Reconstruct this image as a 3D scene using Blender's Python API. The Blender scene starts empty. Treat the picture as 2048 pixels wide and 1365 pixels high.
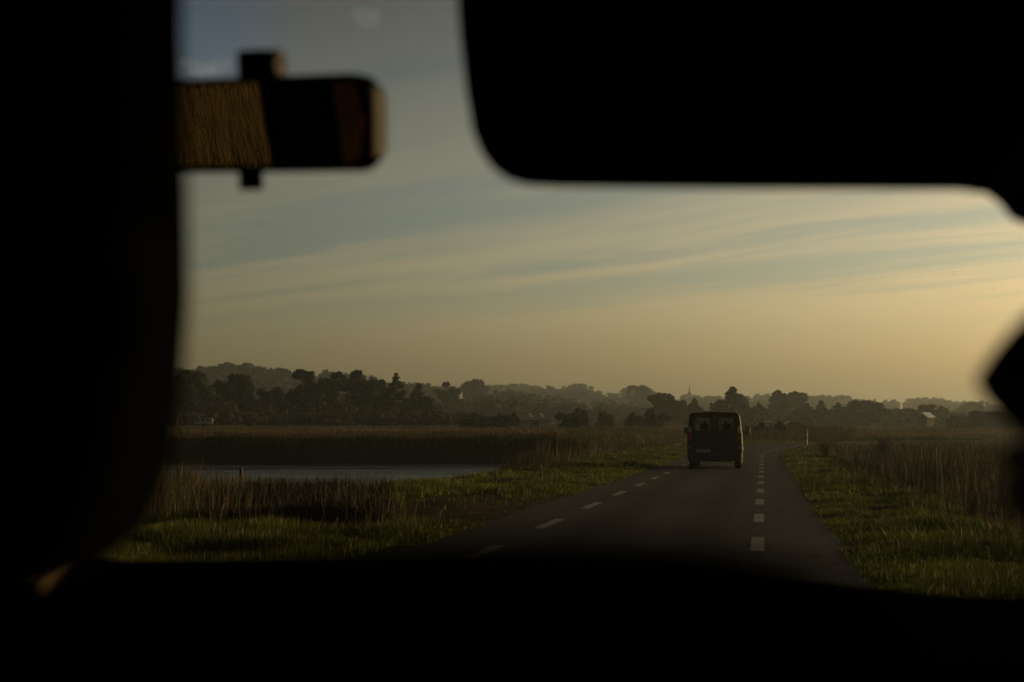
import bpy, bmesh, math, random
import numpy as np
from mathutils import Vector, Matrix

# ------------------------------------------------------------------ camera, sky, sun, exposure
sc = bpy.context.scene
COL = sc.collection
R = math.radians
F = 2844.0                      # focal length of the photograph in its own pixels (50 mm on 36 mm)
TILT = math.atan(181.5 / F)
CAMZ = 1.31

cam_data = bpy.data.cameras.new("camera")
cam_data.lens = 50.0
cam_data.sensor_width = 36.0
cam_data.clip_start = 0.02
cam_data.clip_end = 9000.0
cam_data.dof.use_dof = True
cam_data.dof.focus_distance = 60.0
cam_data.dof.aperture_fstop = 4.2
cam = bpy.data.objects.new("camera", cam_data)
cam.location = (0, 0, CAMZ)
cam.rotation_euler = (math.pi / 2 + TILT, 0, 0)
COL.objects.link(cam)
sc.camera = cam

SUN_EL, SUN_AZ = R(12.0), R(70.0)          # azimuth to the right of the view direction (+Y)
sun_vec = Vector((math.sin(SUN_AZ) * math.cos(SUN_EL), math.cos(SUN_AZ) * math.cos(SUN_EL), math.sin(SUN_EL)))
sun_data = bpy.data.lights.new("sun", 'SUN')
sun_data.energy = 2.1
sun_data.angle = R(0.5)
sun_data.color = (1.0, 0.75, 0.43)
sun = bpy.data.objects.new("sun", sun_data)
sun.rotation_euler = (-sun_vec).to_track_quat('-Z', 'Y').to_euler()
sun.location = (60, 20, 60)
COL.objects.link(sun)

world = bpy.data.worlds.new("World")
sc.world = world
world.use_nodes = True
wt = world.node_tree
wt.nodes.clear()


class NT:
    """small helper to write node trees"""
    def __init__(s, tree): s.t = tree
    def n(s, kind, **kw):
        nd = s.t.nodes.new(kind)
        for k, v in kw.items(): setattr(nd, k, v)
        return nd
    def link(s, a, b): s.t.links.new(a, b)
    def put(s, sock, v):
        if hasattr(v, 'is_output') or isinstance(v, bpy.types.NodeSocket): s.link(v, sock)
        else: sock.default_value = v
    def math(s, op, a, b=None, c=None, clamp=False):
        m = s.n('ShaderNodeMath', operation=op, use_clamp=clamp)
        s.put(m.inputs[0], a)
        if b is not None: s.put(m.inputs[1], b)
        if c is not None: s.put(m.inputs[2], c)
        return m.outputs[0]
    def mix(s, fac, a, b, blend='MIX', clamp=False):
        m = s.n('ShaderNodeMix', data_type='RGBA', blend_type=blend)
        m.clamp_result = clamp
        s.put(m.inputs[0], fac); s.put(m.inputs[6], a); s.put(m.inputs[7], b)
        return m.outputs[2]
    def ramp(s, fac, stops, interp='LINEAR'):
        r = s.n('ShaderNodeValToRGB')
        r.color_ramp.interpolation = interp
        els = r.color_ramp.elements
        while len(els) > len(stops): els.remove(els[-1])
        while len(els) < len(stops): els.new(0.5)
        for e, (p, c) in zip(els, stops):
            e.position = p
            e.color = (c[0], c[1], c[2], 1) if not isinstance(c, (int, float)) else (c, c, c, 1)
        s.put(r.inputs[0], fac)
        return r.outputs[0]
    def maprange(s, v, a, b, c=0.0, d=1.0, smooth=True):
        m = s.n('ShaderNodeMapRange')
        m.interpolation_type = 'SMOOTHSTEP' if smooth else 'LINEAR'
        s.put(m.inputs[0], v)
        for i, q in enumerate((a, b, c, d)): s.put(m.inputs[i + 1], q)
        return m.outputs[0]
    def noise(s, vec, scale, detail=4, rough=0.5, dist=0.0, dim='3D'):
        nz = s.n('ShaderNodeTexNoise', noise_dimensions=dim)
        if vec is not None: s.link(vec, nz.inputs['Vector'])
        nz.inputs['Scale'].default_value = scale
        nz.inputs['Detail'].default_value = detail
        nz.inputs['Roughness'].default_value = rough
        nz.inputs['Distortion'].default_value = dist
        return nz.outputs[0]
    def comb(s, x, y, z):
        c = s.n('ShaderNodeCombineXYZ')
        for i, v in enumerate((x, y, z)): s.put(c.inputs[i], v)
        return c.outputs[0]


def ray(px, py):
    u, v = (px - 1024.0) / F, (682.5 - py) / F
    c, s = math.cos(TILT), math.sin(TILT)
    return u, c - v * s, s + v * c

SKY_STRENGTH = 0.083
def build_sky():
    w = NT(wt)
    out = w.n('ShaderNodeOutputWorld')
    bg = w.n('ShaderNodeBackground')
    bg.inputs['Strength'].default_value = SKY_STRENGTH
    sky = w.n('ShaderNodeTexSky', sky_type='NISHITA')
    sky.sun_disc = False
    sky.sun_elevation = SUN_EL
    sky.sun_rotation = SUN_AZ
    sky.air_density = 1.0
    sky.dust_density = 3.5
    sky.ozone_density = 1.5
    tc = w.n('ShaderNodeTexCoord')
    sep = w.n('ShaderNodeSeparateXYZ')
    w.link(tc.outputs['Generated'], sep.inputs[0])
    x, y, z = sep.outputs
    zz = w.math('MAXIMUM', z, 0.012)
    inv = w.math('DIVIDE', 1.0, w.math('ADD', zz, 0.01))
    px = w.math('MULTIPLY', x, inv)
    py = w.math('MULTIPLY', y, inv)
    al = w.math('MULTIPLY', w.math('SUBTRACT', px, py), 0.7071)      # along the cirrus bands
    ac = w.math('MULTIPLY', w.math('ADD', px, py), 0.7071)           # across them
    warp = w.noise(w.comb(w.math('MULTIPLY', al, 0.16), w.math('MULTIPLY', ac, 0.16), 3.0), 1.0, 3, 0.5)
    ac2 = w.math('ADD', ac, w.math('MULTIPLY', w.math('SUBTRACT', warp, 0.5), 1.6))
    band = w.noise(w.comb(w.math('MULTIPLY', al, 0.07), w.math('MULTIPLY', ac2, 0.95), 14.1), 1.0, 3, 0.5)
    fine = w.noise(w.comb(w.math('MULTIPLY', al, 0.55), w.math('MULTIPLY', ac2, 2.2), 5.0), 1.0, 6, 0.62, 0.5)
    cl = w.math('ADD', w.math('MULTIPLY', band, 0.70), w.math('MULTIPLY', fine, 0.30))
    cm = w.maprange(cl, 0.39, 0.55)
    cm = w.mix(w.maprange(z, 0.055, 0.12), (0.62, 0.62, 0.62, 1), cm)
    base = w.mix(1.0, sky.outputs[0], SKY_TINT, 'MULTIPLY')
    cloudc = w.mix(1.0, sky.outputs[0], CLOUD_TINT, 'MULTIPLY')
    low = w.maprange(z, 0.0, 0.34)
    c = w.mix(w.math('MULTIPLY', cm, w.math('SUBTRACT', 1.0, w.math('MULTIPLY', low, 0.45))), base, cloudc)
    # a patch of clear blue and two small bright cumulus high on the left
    def near_dir(px_, py_, r0, r1, sy=1.0):
        a_, b_, c_ = ray(px_, py_); d_ = Vector((a_, b_, c_)).normalized()
        dx = w.math('SUBTRACT', x, d_.x); dz = w.math('MULTIPLY', w.math('SUBTRACT', z, d_.z), sy)
        dd = w.math('SQRT', w.math('ADD', w.math('MULTIPLY', dx, dx), w.math('MULTIPLY', dz, dz)))
        return w.math('MULTIPLY', w.maprange(dd, r0, r1, 1.0, 0.0), w.math('GREATER_THAN', y, 0.0))
    blue = near_dir(385, 60, 0.0, 0.085, 0.8)
    c = w.mix(w.math('MULTIPLY', blue, 0.9), c, w.mix(1.0, sky.outputs[0], (0.98, 1.08, 1.24, 1), 'MULTIPLY'))
    puff = w.noise(tc.outputs['Generated'], 62.0, 8, 0.62, 0.1)
    for (a1, b1, r1_, k1, sy1) in ((405, 136, 0.034, 0.85, 2.6), (728, 36, 0.022, 0.6, 1.6)):
        pm = w.maprange(w.math('ADD', w.math('MULTIPLY', near_dir(a1, b1, 0.0, r1_, sy1), 0.42), w.math('MULTIPLY', puff, 1.1)), 0.66, 1.16)
        pm = w.math('MULTIPLY', pm, near_dir(a1, b1, r1_ * 0.5, r1_ * 1.1, sy1))
        c = w.mix(w.math('MULTIPLY', pm, k1), c, w.mix(1.0, sky.outputs[0], (2.5, 2.0, 1.5, 1), 'MULTIPLY'))
    # the air glows towards the sun and darkens overhead and away from it
    az = w.math('ADD', w.math('MULTIPLY', x, math.sin(SUN_AZ)), w.math('MULTIPLY', y, math.cos(SUN_AZ)))
    glow = w.math('MULTIPLY', w.maprange(az, 0.05, 0.95, 1.02, 2.7, smooth=False), w.ramp(z, [(0.0, 1.25), (0.08, 1.15), (0.17, 0.86), (0.30, 0.44), (0.6, 0.36), (1.0, 0.36)]))
    glow = w.math('MULTIPLY', glow, w.maprange(az, -0.7, 0.05, 0.30, 1.0))
    c = w.mix(1.0, c, glow, 'MULTIPLY')
    w.link(c, bg.inputs['Color'])
    w.link(bg.outputs[0], out.inputs['Surface'])
SKY_TINT = (0.96, 0.88, 0.73, 1)
CLOUD_TINT = (1.55, 1.13, 0.76, 1)
build_sky()

sc.view_settings.view_transform = 'Standard'
sc.view_settings.look = 'None'
sc.view_settings.exposure = 0.0
sc.view_settings.gamma = 1.0
sc.view_settings.use_curve_mapping = False
cy = sc.cycles
cy.use_denoising = True
cy.max_bounces = 6
cy.diffuse_bounces = 2
cy.glossy_bounces = 3
cy.transmission_bounces = 4
cy.transparent_max_bounces = 12
cy.volume_bounces = 0
cy.caustics_reflective = False
cy.caustics_refractive = False
cy.sample_clamp_indirect = 4.0


# ------------------------------------------------------------------ helpers
def P(px, py, Y):
    """a pixel of the photograph at forward distance Y -> world point"""
    a, b, c = ray(px, py)
    k = Y / b
    return Vector((a * k, Y, CAMZ + c * k))

YAW = R(10.0)                                    # the road runs 10 degrees right of the view
D = np.array([math.sin(YAW), math.cos(YAW)])
N = np.array([math.cos(YAW), -math.sin(YAW)])
ROAD_L, ROAD_R = -3.95, 0.9

def so(x, y):
    return x * D[0] + y * D[1], x * N[0] + y * N[1]

def sstep(v, a, b):
    t = np.clip((v - a) / (b - a), 0, 1)
    return t * t * (3 - 2 * t)

_rng0 = np.random.default_rng(5)
_wv = [(_rng0.uniform(-1, 1, 2), _rng0.uniform(0, 6.28)) for _ in range(24)]
def wav(x, y, f):
    """cheap smooth noise, about -1..1"""
    s = 0
    for i, (k, p) in enumerate(_wv):
        s = s + np.sin((k[0] * x + k[1] * y) * f * (1 + 0.11 * i) + p)
    return s / 5.0

# skyline tables in photograph pixels: (x, top y)
HILL_L = [(250, 742), (340, 736), (380, 730), (430, 722), (500, 722), (545, 731), (590, 747), (650, 735), (700, 743), (750, 749), (800, 757), (850, 762), (900, 772), (960, 790)]
RIDGE = [(820, 775), (880, 768), (940, 758), (985, 771), (1010, 765), (1040, 764), (1060, 771), (1080, 766), (1120, 769), (1165, 764), (1190, 775), (1210, 782), (1240, 777), (1275, 769), (1295, 771), (1312, 785), (1340, 782),
         (1400, 787), (1440, 788), (1500, 790), (1530, 783), (1600, 791), (1635, 783), (1670, 785), (1700, 790), (1730, 797), (1800, 796), (1845, 791), (1860, 790), (1900, 793), (1950, 798), (2050, 803), (2300, 812)]
def sky_z(tab, px, Y):
    py = np.interp(px, [a for a, b in tab], [b for a, b in tab])
    return CAMZ + (864.0 - py) / F * Y

def field_z(x, y):
    """heights without the road cut"""
    s, o = so(x, y)
    left = np.interp(y, [-100, 0, 60, 89, 120, 150, 200, 260, 420, 900, 5000], [0, 0, 0.2, 0.95, 1.15, 1.5, 2.0, 2.5, 3.2, 6, 8])
    right = np.interp(y, [-100, 0, 55, 84, 95, 104, 150, 200, 260, 420, 900, 5000], [0, 0, 0.02, 0.14, 0.27, 0.46, 0.85, 1.4, 2.1, 3.0, 6, 8])
    m = sstep(o, -14, -8)
    z = left * (1 - m) + right * m
    # pond and the ditch that runs on beside the road
    along = sstep(y, 32, 41) * (1 - sstep(y, 86.0, 88.6)) * (1 - sstep(o, -11.5, -8.2))
    z = z * (1 - along) + along * -1.25
    # hills
    px = 1024 + F * x / np.maximum(y, 1)
    hl = np.maximum(sky_z(HILL_L, px, 700.0) - 11.5, 4.9) - 4.9
    z = z + hl * np.exp(-((y - 700) / 110.0) ** 2) * (px < 985)
    hr = np.maximum(sky_z(RIDGE, px, 1150.0) - 13, 6) - 6
    z = z + hr * np.exp(-((y - 1150) / 240.0) ** 2)
    return z

# road centre line with its bend to the right
def make_path():
    pts, h = [], 0.0
    p = np.array([0.0, 0.0]) - 30 * D
    s = -30.0
    ds = 0.25
    while s < 190:
        k = 0.0
        if 74 < s < 97: k = 1 / 170.0
        elif s >= 97 and h < R(82): k = 1 / 20.0
        ang = YAW + h
        d = np.array([math.sin(ang), math.cos(ang)])
        pts.append((s, p[0], p[1], ang))
        p = p + d * ds
        h += k * ds
        s += ds
    return np.array(pts)
PATH = make_path()
def path(s, o):
    x = np.interp(s, PATH[:, 0], PATH[:, 1]); y = np.interp(s, PATH[:, 0], PATH[:, 2]); a = np.interp(s, PATH[:, 0], PATH[:, 3])
    return x + np.cos(a) * o, y - np.sin(a) * o
def road_coords(x, y):
    """nearest path station and offset for many points (only trustworthy near the road)"""
    s, o = so(x, y)
    far = s > 72
    if np.any(far):
        xs, ys = np.asarray(x)[far], np.asarray(y)[far]
        Q = PATH[(PATH[:, 0] > 66)][::4]
        ss, oo = np.empty(len(xs)), np.empty(len(xs))
        for i in range(0, len(xs), 4000):
            dx = xs[i:i + 4000, None] - Q[None, :, 1]; dy = ys[i:i + 4000, None] - Q[None, :, 2]
            j = np.argmin(dx * dx + dy * dy, axis=1)
            r = np.arange(len(j))
            a = Q[j, 3]
            ss[i:i + 4000] = Q[j, 0] + dx[r, j] * np.sin(a) + dy[r, j] * np.cos(a)
            oo[i:i + 4000] = dx[r, j] * np.cos(a) - dy[r, j] * np.sin(a)
        s = np.array(s); o = np.array(o)
        s[far] = ss; o[far] = oo
    return s, o

def road_z(x, y):
    s, o = so(x, y)
    return np.interp(y, [-100, 0, 55, 84, 95, 104, 112, 150], [0, 0, 0.02, 0.14, 0.27, 0.46, 0.60, 1.0])

def ground_z(x, y):
    x = np.asarray(x, float); y = np.asarray(y, float)
    z = field_z(x, y)
    shp = x.shape
    near = (y > -31) & (y < 140) & (np.abs(x - 0.176 * y) < 60)
    if np.any(near):
        s, o = road_coords(x[near].ravel(), y[near].ravel())
        inside = sstep(o, ROAD_L - 2.5, ROAD_L - 0.3) * (1 - sstep(o, ROAD_R + 0.3, ROAD_R + 2.5))
        zr = road_z(x[near].ravel(), y[near].ravel())
        core = ((o > ROAD_L - 0.02) & (o < ROAD_R + 0.02))
        zz = z[near] * (1 - inside) + (zr - 0.0) * inside
        zz = zz - 0.06 * sstep(o, ROAD_L - 0.05, ROAD_L + 0.35) * (1 - sstep(o, ROAD_R - 0.35, ROAD_R + 0.05))
        lump = (0.07 * wav(x[near].ravel(), y[near].ravel(), 0.8) + 0.05 * wav(x[near].ravel(), y[near].ravel(), 2.1)) * (1 - core) * (1 - sstep(-np.abs(o + 1.525), -3.6, -2.5))
        z = np.array(z); z[near] = zz + lump * 0.8
    return z


def mesh_raw(name, verts, loops, totals, mat, parent=None, smooth=False, cols=None):
    me = bpy.data.meshes.new(name)
    verts = np.ascontiguousarray(verts, dtype=np.float32)
    loops = np.ascontiguousarray(loops, dtype=np.int32)
    totals = np.ascontiguousarray(totals, dtype=np.int32)
    me.vertices.add(len(verts)); me.vertices.foreach_set('co', verts.ravel())
    me.loops.add(len(loops)); me.loops.foreach_set('vertex_index', loops)
    me.polygons.add(len(totals))
    st = np.zeros(len(totals), np.int32); st[1:] = np.cumsum(totals)[:-1]
    me.polygons.foreach_set('loop_start', st); me.polygons.foreach_set('loop_total', totals)
    if smooth: me.polygons.foreach_set('use_smooth', np.ones(len(totals), bool))
    if cols is not None:
        a = me.color_attributes.new('col', 'FLOAT_COLOR', 'POINT')
        c = np.ones((len(verts), 4), np.float32); c[:, :3] = cols
        a.data.foreach_set('color', c.ravel())
    me.update(calc_edges=True)
    me.validate()
    if mat is not None: me.materials.append(mat)
    o = bpy.data.objects.new(name, me)
    COL.objects.link(o)
    if parent is not None: o.parent = parent
    return o

class MB:
    """collects simple shapes into ONE mesh"""
    def __init__(s): s.bm = bmesh.new()
    def box(s, lo, hi, M=None):
        v = [s.bm.verts.new(Vector((x, y, z)) if M is None else M @ Vector((x, y, z)))
             for x in (lo[0], hi[0]) for y in (lo[1], hi[1]) for z in (lo[2], hi[2])]
        for f in ((0, 1, 3, 2), (4, 6, 7, 5), (0, 4, 5, 1), (2, 3, 7, 6), (0, 2, 6, 4), (1, 5, 7, 3)):
            s.bm.faces.new([v[i] for i in f])
        return s
    def poly(s, pts):
        s.bm.faces.new([s.bm.verts.new(Vector(p)) for p in pts]); return s
    def prism(s, outline, axis, a, b, M=None):
        """outline of 2-D points extruded along axis 0/1/2 from a to b"""
        def mk(p, t):
            q = [0, 0, 0]; o = [i for i in range(3) if i != axis]
            q[o[0]], q[o[1]], q[axis] = p[0], p[1], t
            q = Vector(q)
            return s.bm.verts.new(q if M is None else M @ q)
        A = [mk(p, a) for p in outline]; B = [mk(p, b) for p in outline]
        n = len(A)
        for i in range(n):
            s.bm.faces.new((A[i], A[(i + 1) % n], B[(i + 1) % n], B[i]))
        s.bm.faces.new(A[::-1]); s.bm.faces.new(B)
        return s
    def tube(s, pts, radii, seg=8, caps=True):
        pts = [Vector(p) for p in pts]
        if isinstance(radii, (int, float)): radii = [radii] * len(pts)
        rings = []
        for i, p in enumerate(pts):
            d = (pts[min(i + 1, len(pts) - 1)] - pts[max(i - 1, 0)]).normalized()
            up = Vector((0, 0, 1)) if abs(d.z) < 0.9 else Vector((1, 0, 0))
            a = d.cross(up).normalized(); b = d.cross(a).normalized()
            rings.append([s.bm.verts.new(p + (a * math.cos(t) + b * math.sin(t)) * radii[i]) for t in [k * 2 * math.pi / seg for k in range(seg)]])
        for A, B in zip(rings, rings[1:]):
            for k in range(seg):
                s.bm.faces.new((A[k], A[(k + 1) % seg], B[(k + 1) % seg], B[k]))
        if caps:
            s.bm.faces.new(rings[0][::-1]); s.bm.faces.new(rings[-1])
        return s
    def ell(s, c, r, M=None, u=20, v=12):
        mat = Matrix.Translation(Vector(c)) @ (M if M is not None else Matrix.Identity(4)) @ Matrix.Diagonal((r[0], r[1], r[2], 1))
        bmesh.ops.create_uvsphere(s.bm, u_segments=u, v_segments=v, radius=1.0, matrix=mat)
        return s
    def build(s, name, mat, parent=None, smooth=False, bevel=0.0, seg=2, subsurf=0, loc=None):
        bmesh.ops.recalc_face_normals(s.bm, faces=s.bm.faces)
        me = bpy.data.meshes.new(name); s.bm.to_mesh(me); s.bm.free()
        if smooth:
            for p in me.polygons: p.use_smooth = True
        if mat is not None: me.materials.append(mat)
        o = bpy.data.objects.new(name, me); COL.objects.link(o)
        if parent is not None: o.parent = parent
        if bevel:
            m = o.modifiers.new('bevel', 'BEVEL'); m.width = bevel; m.segments = seg; m.limit_method = 'ANGLE'
        if subsurf:
            m = o.modifiers.new('subdivision', 'SUBSURF'); m.levels = subsurf; m.render_levels = subsurf
        if loc is not None: o.location = loc
        return o

def rrect(x0, x1, z0, z1, r, n=6, rs=None):
    """rounded rectangle outline; rs = radii of (x1z1, x0z1, x0z0, x1z0)"""
    rs = rs or (r, r, r, r)
    pts = []
    for (cx, cz, a0, rr) in ((x1, z1, 0, rs[0]), (x0, z1, 90, rs[1]), (x0, z0, 180, rs[2]), (x1, z0, 270, rs[3])):
        sx = -1 if cx == x1 else 1; sz = -1 if cz == z1 else 1
        for k in range(n + 1):
            a = R(a0 + 90 * k / n)
            pts.append((cx + sx * rr + rr * math.cos(a), cz + sz * rr + rr * math.sin(a)))
    return pts

def empty(name, loc, label, cat, rz=0.0, group=None):
    o = bpy.data.objects.new(name, None); COL.objects.link(o)
    o.empty_display_size = 0.3
    o.location = loc; o.rotation_euler = (0, 0, rz)
    return tag(o, label, cat, group)
def tag(o, label, cat, group=None):
    o['label'] = label; o['category'] = cat
    if group: o['group'] = group
    return o
def structure(o):
    o['kind'] = 'structure'; return o
def stuff(o, label, cat):
    o['kind'] = 'stuff'; o['label'] = label; o['category'] = cat; return o


# ------------------------------------------------------------------ materials
def new_mat(name):
    m = bpy.data.materials.new(name); m.use_nodes = True
    m.node_tree.nodes.clear()
    return m, NT(m.node_tree)

def plain(name, col, rough=0.6, metal=0.0, spec=0.5, coat=0.0, var=0.0, scale=8.0, bump=0.0):
    m, w = new_mat(name)
    out = w.n('ShaderNodeOutputMaterial'); b = w.n('ShaderNodeBsdfPrincipled')
    b.inputs['Roughness'].default_value = rough; b.inputs['Metallic'].default_value = metal
    b.inputs['Specular IOR Level'].default_value = spec
    b.inputs['Coat Weight'].default_value = coat
    c = (col[0], col[1], col[2], 1)
    if var or bump:
        tc = w.n('ShaderNodeTexCoord')
        nz = w.noise(tc.outputs['Object'], scale, 5, 0.6)
        if var:
            lo = tuple(max(0, q * (1 - var)) for q in col); hi = tuple(q * (1 + var) for q in col)
            w.link(w.ramp(nz, [(0.3, lo), (0.7, hi)]), b.inputs['Base Color'])
        else: b.inputs['Base Color'].default_value = c
        if bump:
            bp = w.n('ShaderNodeBump'); bp.inputs['Strength'].default_value = bump; bp.inputs['Distance'].default_value = 0.01
            w.link(nz, bp.inputs['Height']); w.link(bp.outputs[0], b.inputs['Normal'])
    else:
        b.inputs['Base Color'].default_value = c
    w.link(b.outputs[0], out.inputs['Surface'])
    return m

def leafy(name, translucent=0.25, rough=0.7, spec=0.2):
    """foliage and grass: the colour of each leaf or blade comes from its own attribute"""
    m, w = new_mat(name)
    out = w.n('ShaderNodeOutputMaterial')
    at = w.n('ShaderNodeAttribute', attribute_name='col')
    b = w.n('ShaderNodeBsdfPrincipled')
    b.inputs['Roughness'].default_value = rough; b.inputs['Specular IOR Level'].default_value = spec
    w.link(at.outputs['Color'], b.inputs['Base Color'])
    if translucent:
        t = w.n('ShaderNodeBsdfTranslucent'); w.link(at.outputs['Color'], t.inputs['Color'])
        mx = w.n('ShaderNodeMixShader'); mx.inputs[0].default_value = translucent
        w.link(b.outputs[0], mx.inputs[1]); w.link(t.outputs[0], mx.inputs[2])
        w.link(mx.outputs[0], out.inputs['Surface'])
    else: w.link(b.outputs[0], out.inputs['Surface'])
    return m

def glass(name, tint=(0.9, 0.92, 0.9), gloss=0.06):
    m, w = new_mat(name)
    out = w.n('ShaderNodeOutputMaterial')
    t = w.n('ShaderNodeBsdfTransparent'); t.inputs['Color'].default_value = (*tint, 1)
    g = w.n('ShaderNodeBsdfGlossy'); g.inputs['Roughness'].default_value = 0.02
    fr = w.n('ShaderNodeFresnel'); fr.inputs['IOR'].default_value = 1.3
    f = w.math('MULTIPLY', fr.outputs[0], gloss / 0.04, clamp=True)
    mx = w.n('ShaderNodeMixShader'); w.link(f, mx.inputs[0]); w.link(t.outputs[0], mx.inputs[1]); w.link(g.outputs[0], mx.inputs[2])
    w.link(mx.outputs[0], out.inputs['Surface'])
    return m

M_leaf = leafy('foliage', 0.0, 0.9, 0.05)
M_blade = leafy('grass_blades', 0.3, 0.6, 0.15)
M_reed = leafy('reed_stems', 0.12, 0.7, 0.1)
M_bark = plain('bark', (0.06, 0.05, 0.035), 0.9, var=0.3)
M_black = plain('black_plastic', (0.004, 0.004, 0.004), 0.85, spec=0.05, var=0.2, scale=60)
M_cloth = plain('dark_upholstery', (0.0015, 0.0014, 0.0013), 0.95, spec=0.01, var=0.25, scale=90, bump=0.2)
M_glass = glass('clear_glass')
M_skin = plain('skin', (0.42, 0.27, 0.19), 0.55, var=0.06, scale=30)
M_hair = plain('dark_hair', (0.02, 0.014, 0.01), 0.6, var=0.3, scale=60)
M_jacket = plain('dark_jacket', (0.015, 0.016, 0.02), 0.9, spec=0.1, var=0.2, scale=40, bump=0.2)
M_wood = plain('weathered_wood', (0.11, 0.085, 0.06), 0.85, var=0.35, scale=14)
M_white = plain('white_paint', (0.16, 0.16, 0.15), 0.5, var=0.05)


# ------------------------------------------------------------------ ground, road, pond
def build_ground():
    ys = [-90.0]
    while ys[-1] < 125: ys.append(ys[-1] + (0.45 if ys[-1] > 8 else 1.5))
    while ys[-1] < 3600: ys.append(ys[-1] * 1.018)
    ys = np.array(ys)
    nu = 460
    us = np.linspace(-1, 1, nu)
    Y, U = np.meshgrid(ys, us, indexing='ij')
    X = U * (np.maximum(Y, 0) * 0.85 + 42) + 0.09 * np.clip(Y, 0, 200)
    Z = ground_z(X, Y)
    ny = len(ys)
    idx = np.arange(ny * nu).reshape(ny, nu)
    q = np.stack([idx[:-1, :-1], idx[:-1, 1:], idx[1:, 1:], idx[1:, :-1]], -1).reshape(-1)
    V = np.stack([X, Y, Z], -1).reshape(-1, 3)
    x, y = V[:, 0], V[:, 1]
    s, o = so(x, y)
    nz = wav(x, y, 0.35)
    green = np.array([0.030, 0.042, 0.008]); brown = np.array([0.060, 0.043, 0.021]); mud_shade = np.array([0.008, 0.007, 0.005]); dirt = np.array([0.038, 0.032, 0.024])
    c = np.tile(brown, (len(x), 1))
    c = c * (1 + 0.25 * nz[:, None])
    def blend(c, m, t): return c * (1 - m[:, None]) + t * m[:, None]
    far_green = sstep(wav(x, y, 0.06) + 0.3 * nz, 0.2, 0.9) * (y > 86)
    c = blend(c, far_green * 0.8, green * 0.9)
    verge = sstep(o, -9.5, -7.5) * (1 - sstep(o, 2.2, 3.2)) * (y < 112)
    c = blend(c, verge, green)
    lf = (1 - sstep(o, -8, -7)) * (y < 46) * (y > 8)
    c = blend(c, lf * 0.8, green * 0.85)
    V[:, 2] = Z.reshape(-1)
    pond = (1 - sstep(V[:, 2], -0.75, -0.3))
    c = blend(c, pond, mud_shade)
    bank = ((y > 85) & (y < 90) & (o < -9)).astype(float)
    c = blend(c, bank * 0.7, mud_shade * 1.3)  # muddy bank face, its shade painted into the ground colour
    pull = sstep(o, -7.4, -6.2) * (1 - sstep(o, -3.9, -3.7)) * sstep(y, 18.0, 21) * (1 - sstep(y, 27 + 0.8 * nz, 29.5 + 0.8 * nz))
    c = blend(c, pull, dirt)
    m, w = new_mat('earth_and_turf')
    out = w.n('ShaderNodeOutputMaterial'); b = w.n('ShaderNodeBsdfPrincipled')
    b.inputs['Roughness'].default_value = 1.0; b.inputs['Specular IOR Level'].default_value = 0.0
    at = w.n('ShaderNodeAttribute', attribute_name='col'); tc = w.n('ShaderNodeTexCoord')
    n1 = w.noise(tc.outputs['Object'], 3.0, 8, 0.7); n2 = w.noise(tc.outputs['Object'], 0.12, 4, 0.6)
    k = w.math('MULTIPLY', w.maprange(n1, 0.25, 0.75, 0.6, 1.35), w.maprange(n2, 0.3, 0.7, 0.75, 1.2))
    w.link(w.mix(1.0, at.outputs['Color'], k, 'MULTIPLY'), b.inputs['Base Color'])
    bp = w.n('ShaderNodeBump'); bp.inputs['Strength'].default_value = 0.7; bp.inputs['Distance'].default_value = 0.12
    w.link(n1, bp.inputs['Height']); w.link(bp.outputs[0], b.inputs['Normal'])
    w.link(b.outputs[0], out.inputs['Surface'])
    return structure(mesh_raw('ground', V, q, np.full(len(q) // 4, 4), m, smooth=True, cols=np.clip(c, 0.005, 1)))
build_ground()

def strip(s0, s1, o0, o1, lift, ds=0.5, no=2):
    n = max(2, int(math.ceil((s1 - s0) / ds)) + 1)
    S, O = np.meshgrid(np.linspace(s0, s1, n), np.linspace(o0, o1, no), indexing='ij')
    x, y = path(S, O)
    z = road_z(x, y) + lift
    idx = np.arange(n * no).reshape(n, no)
    q = np.stack([idx[:-1, :-1], idx[:-1, 1:], idx[1:, 1:], idx[1:, :-1]], -1).reshape(-1)
    return np.stack([x, y, z], -1).reshape(-1, 3), q

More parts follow.
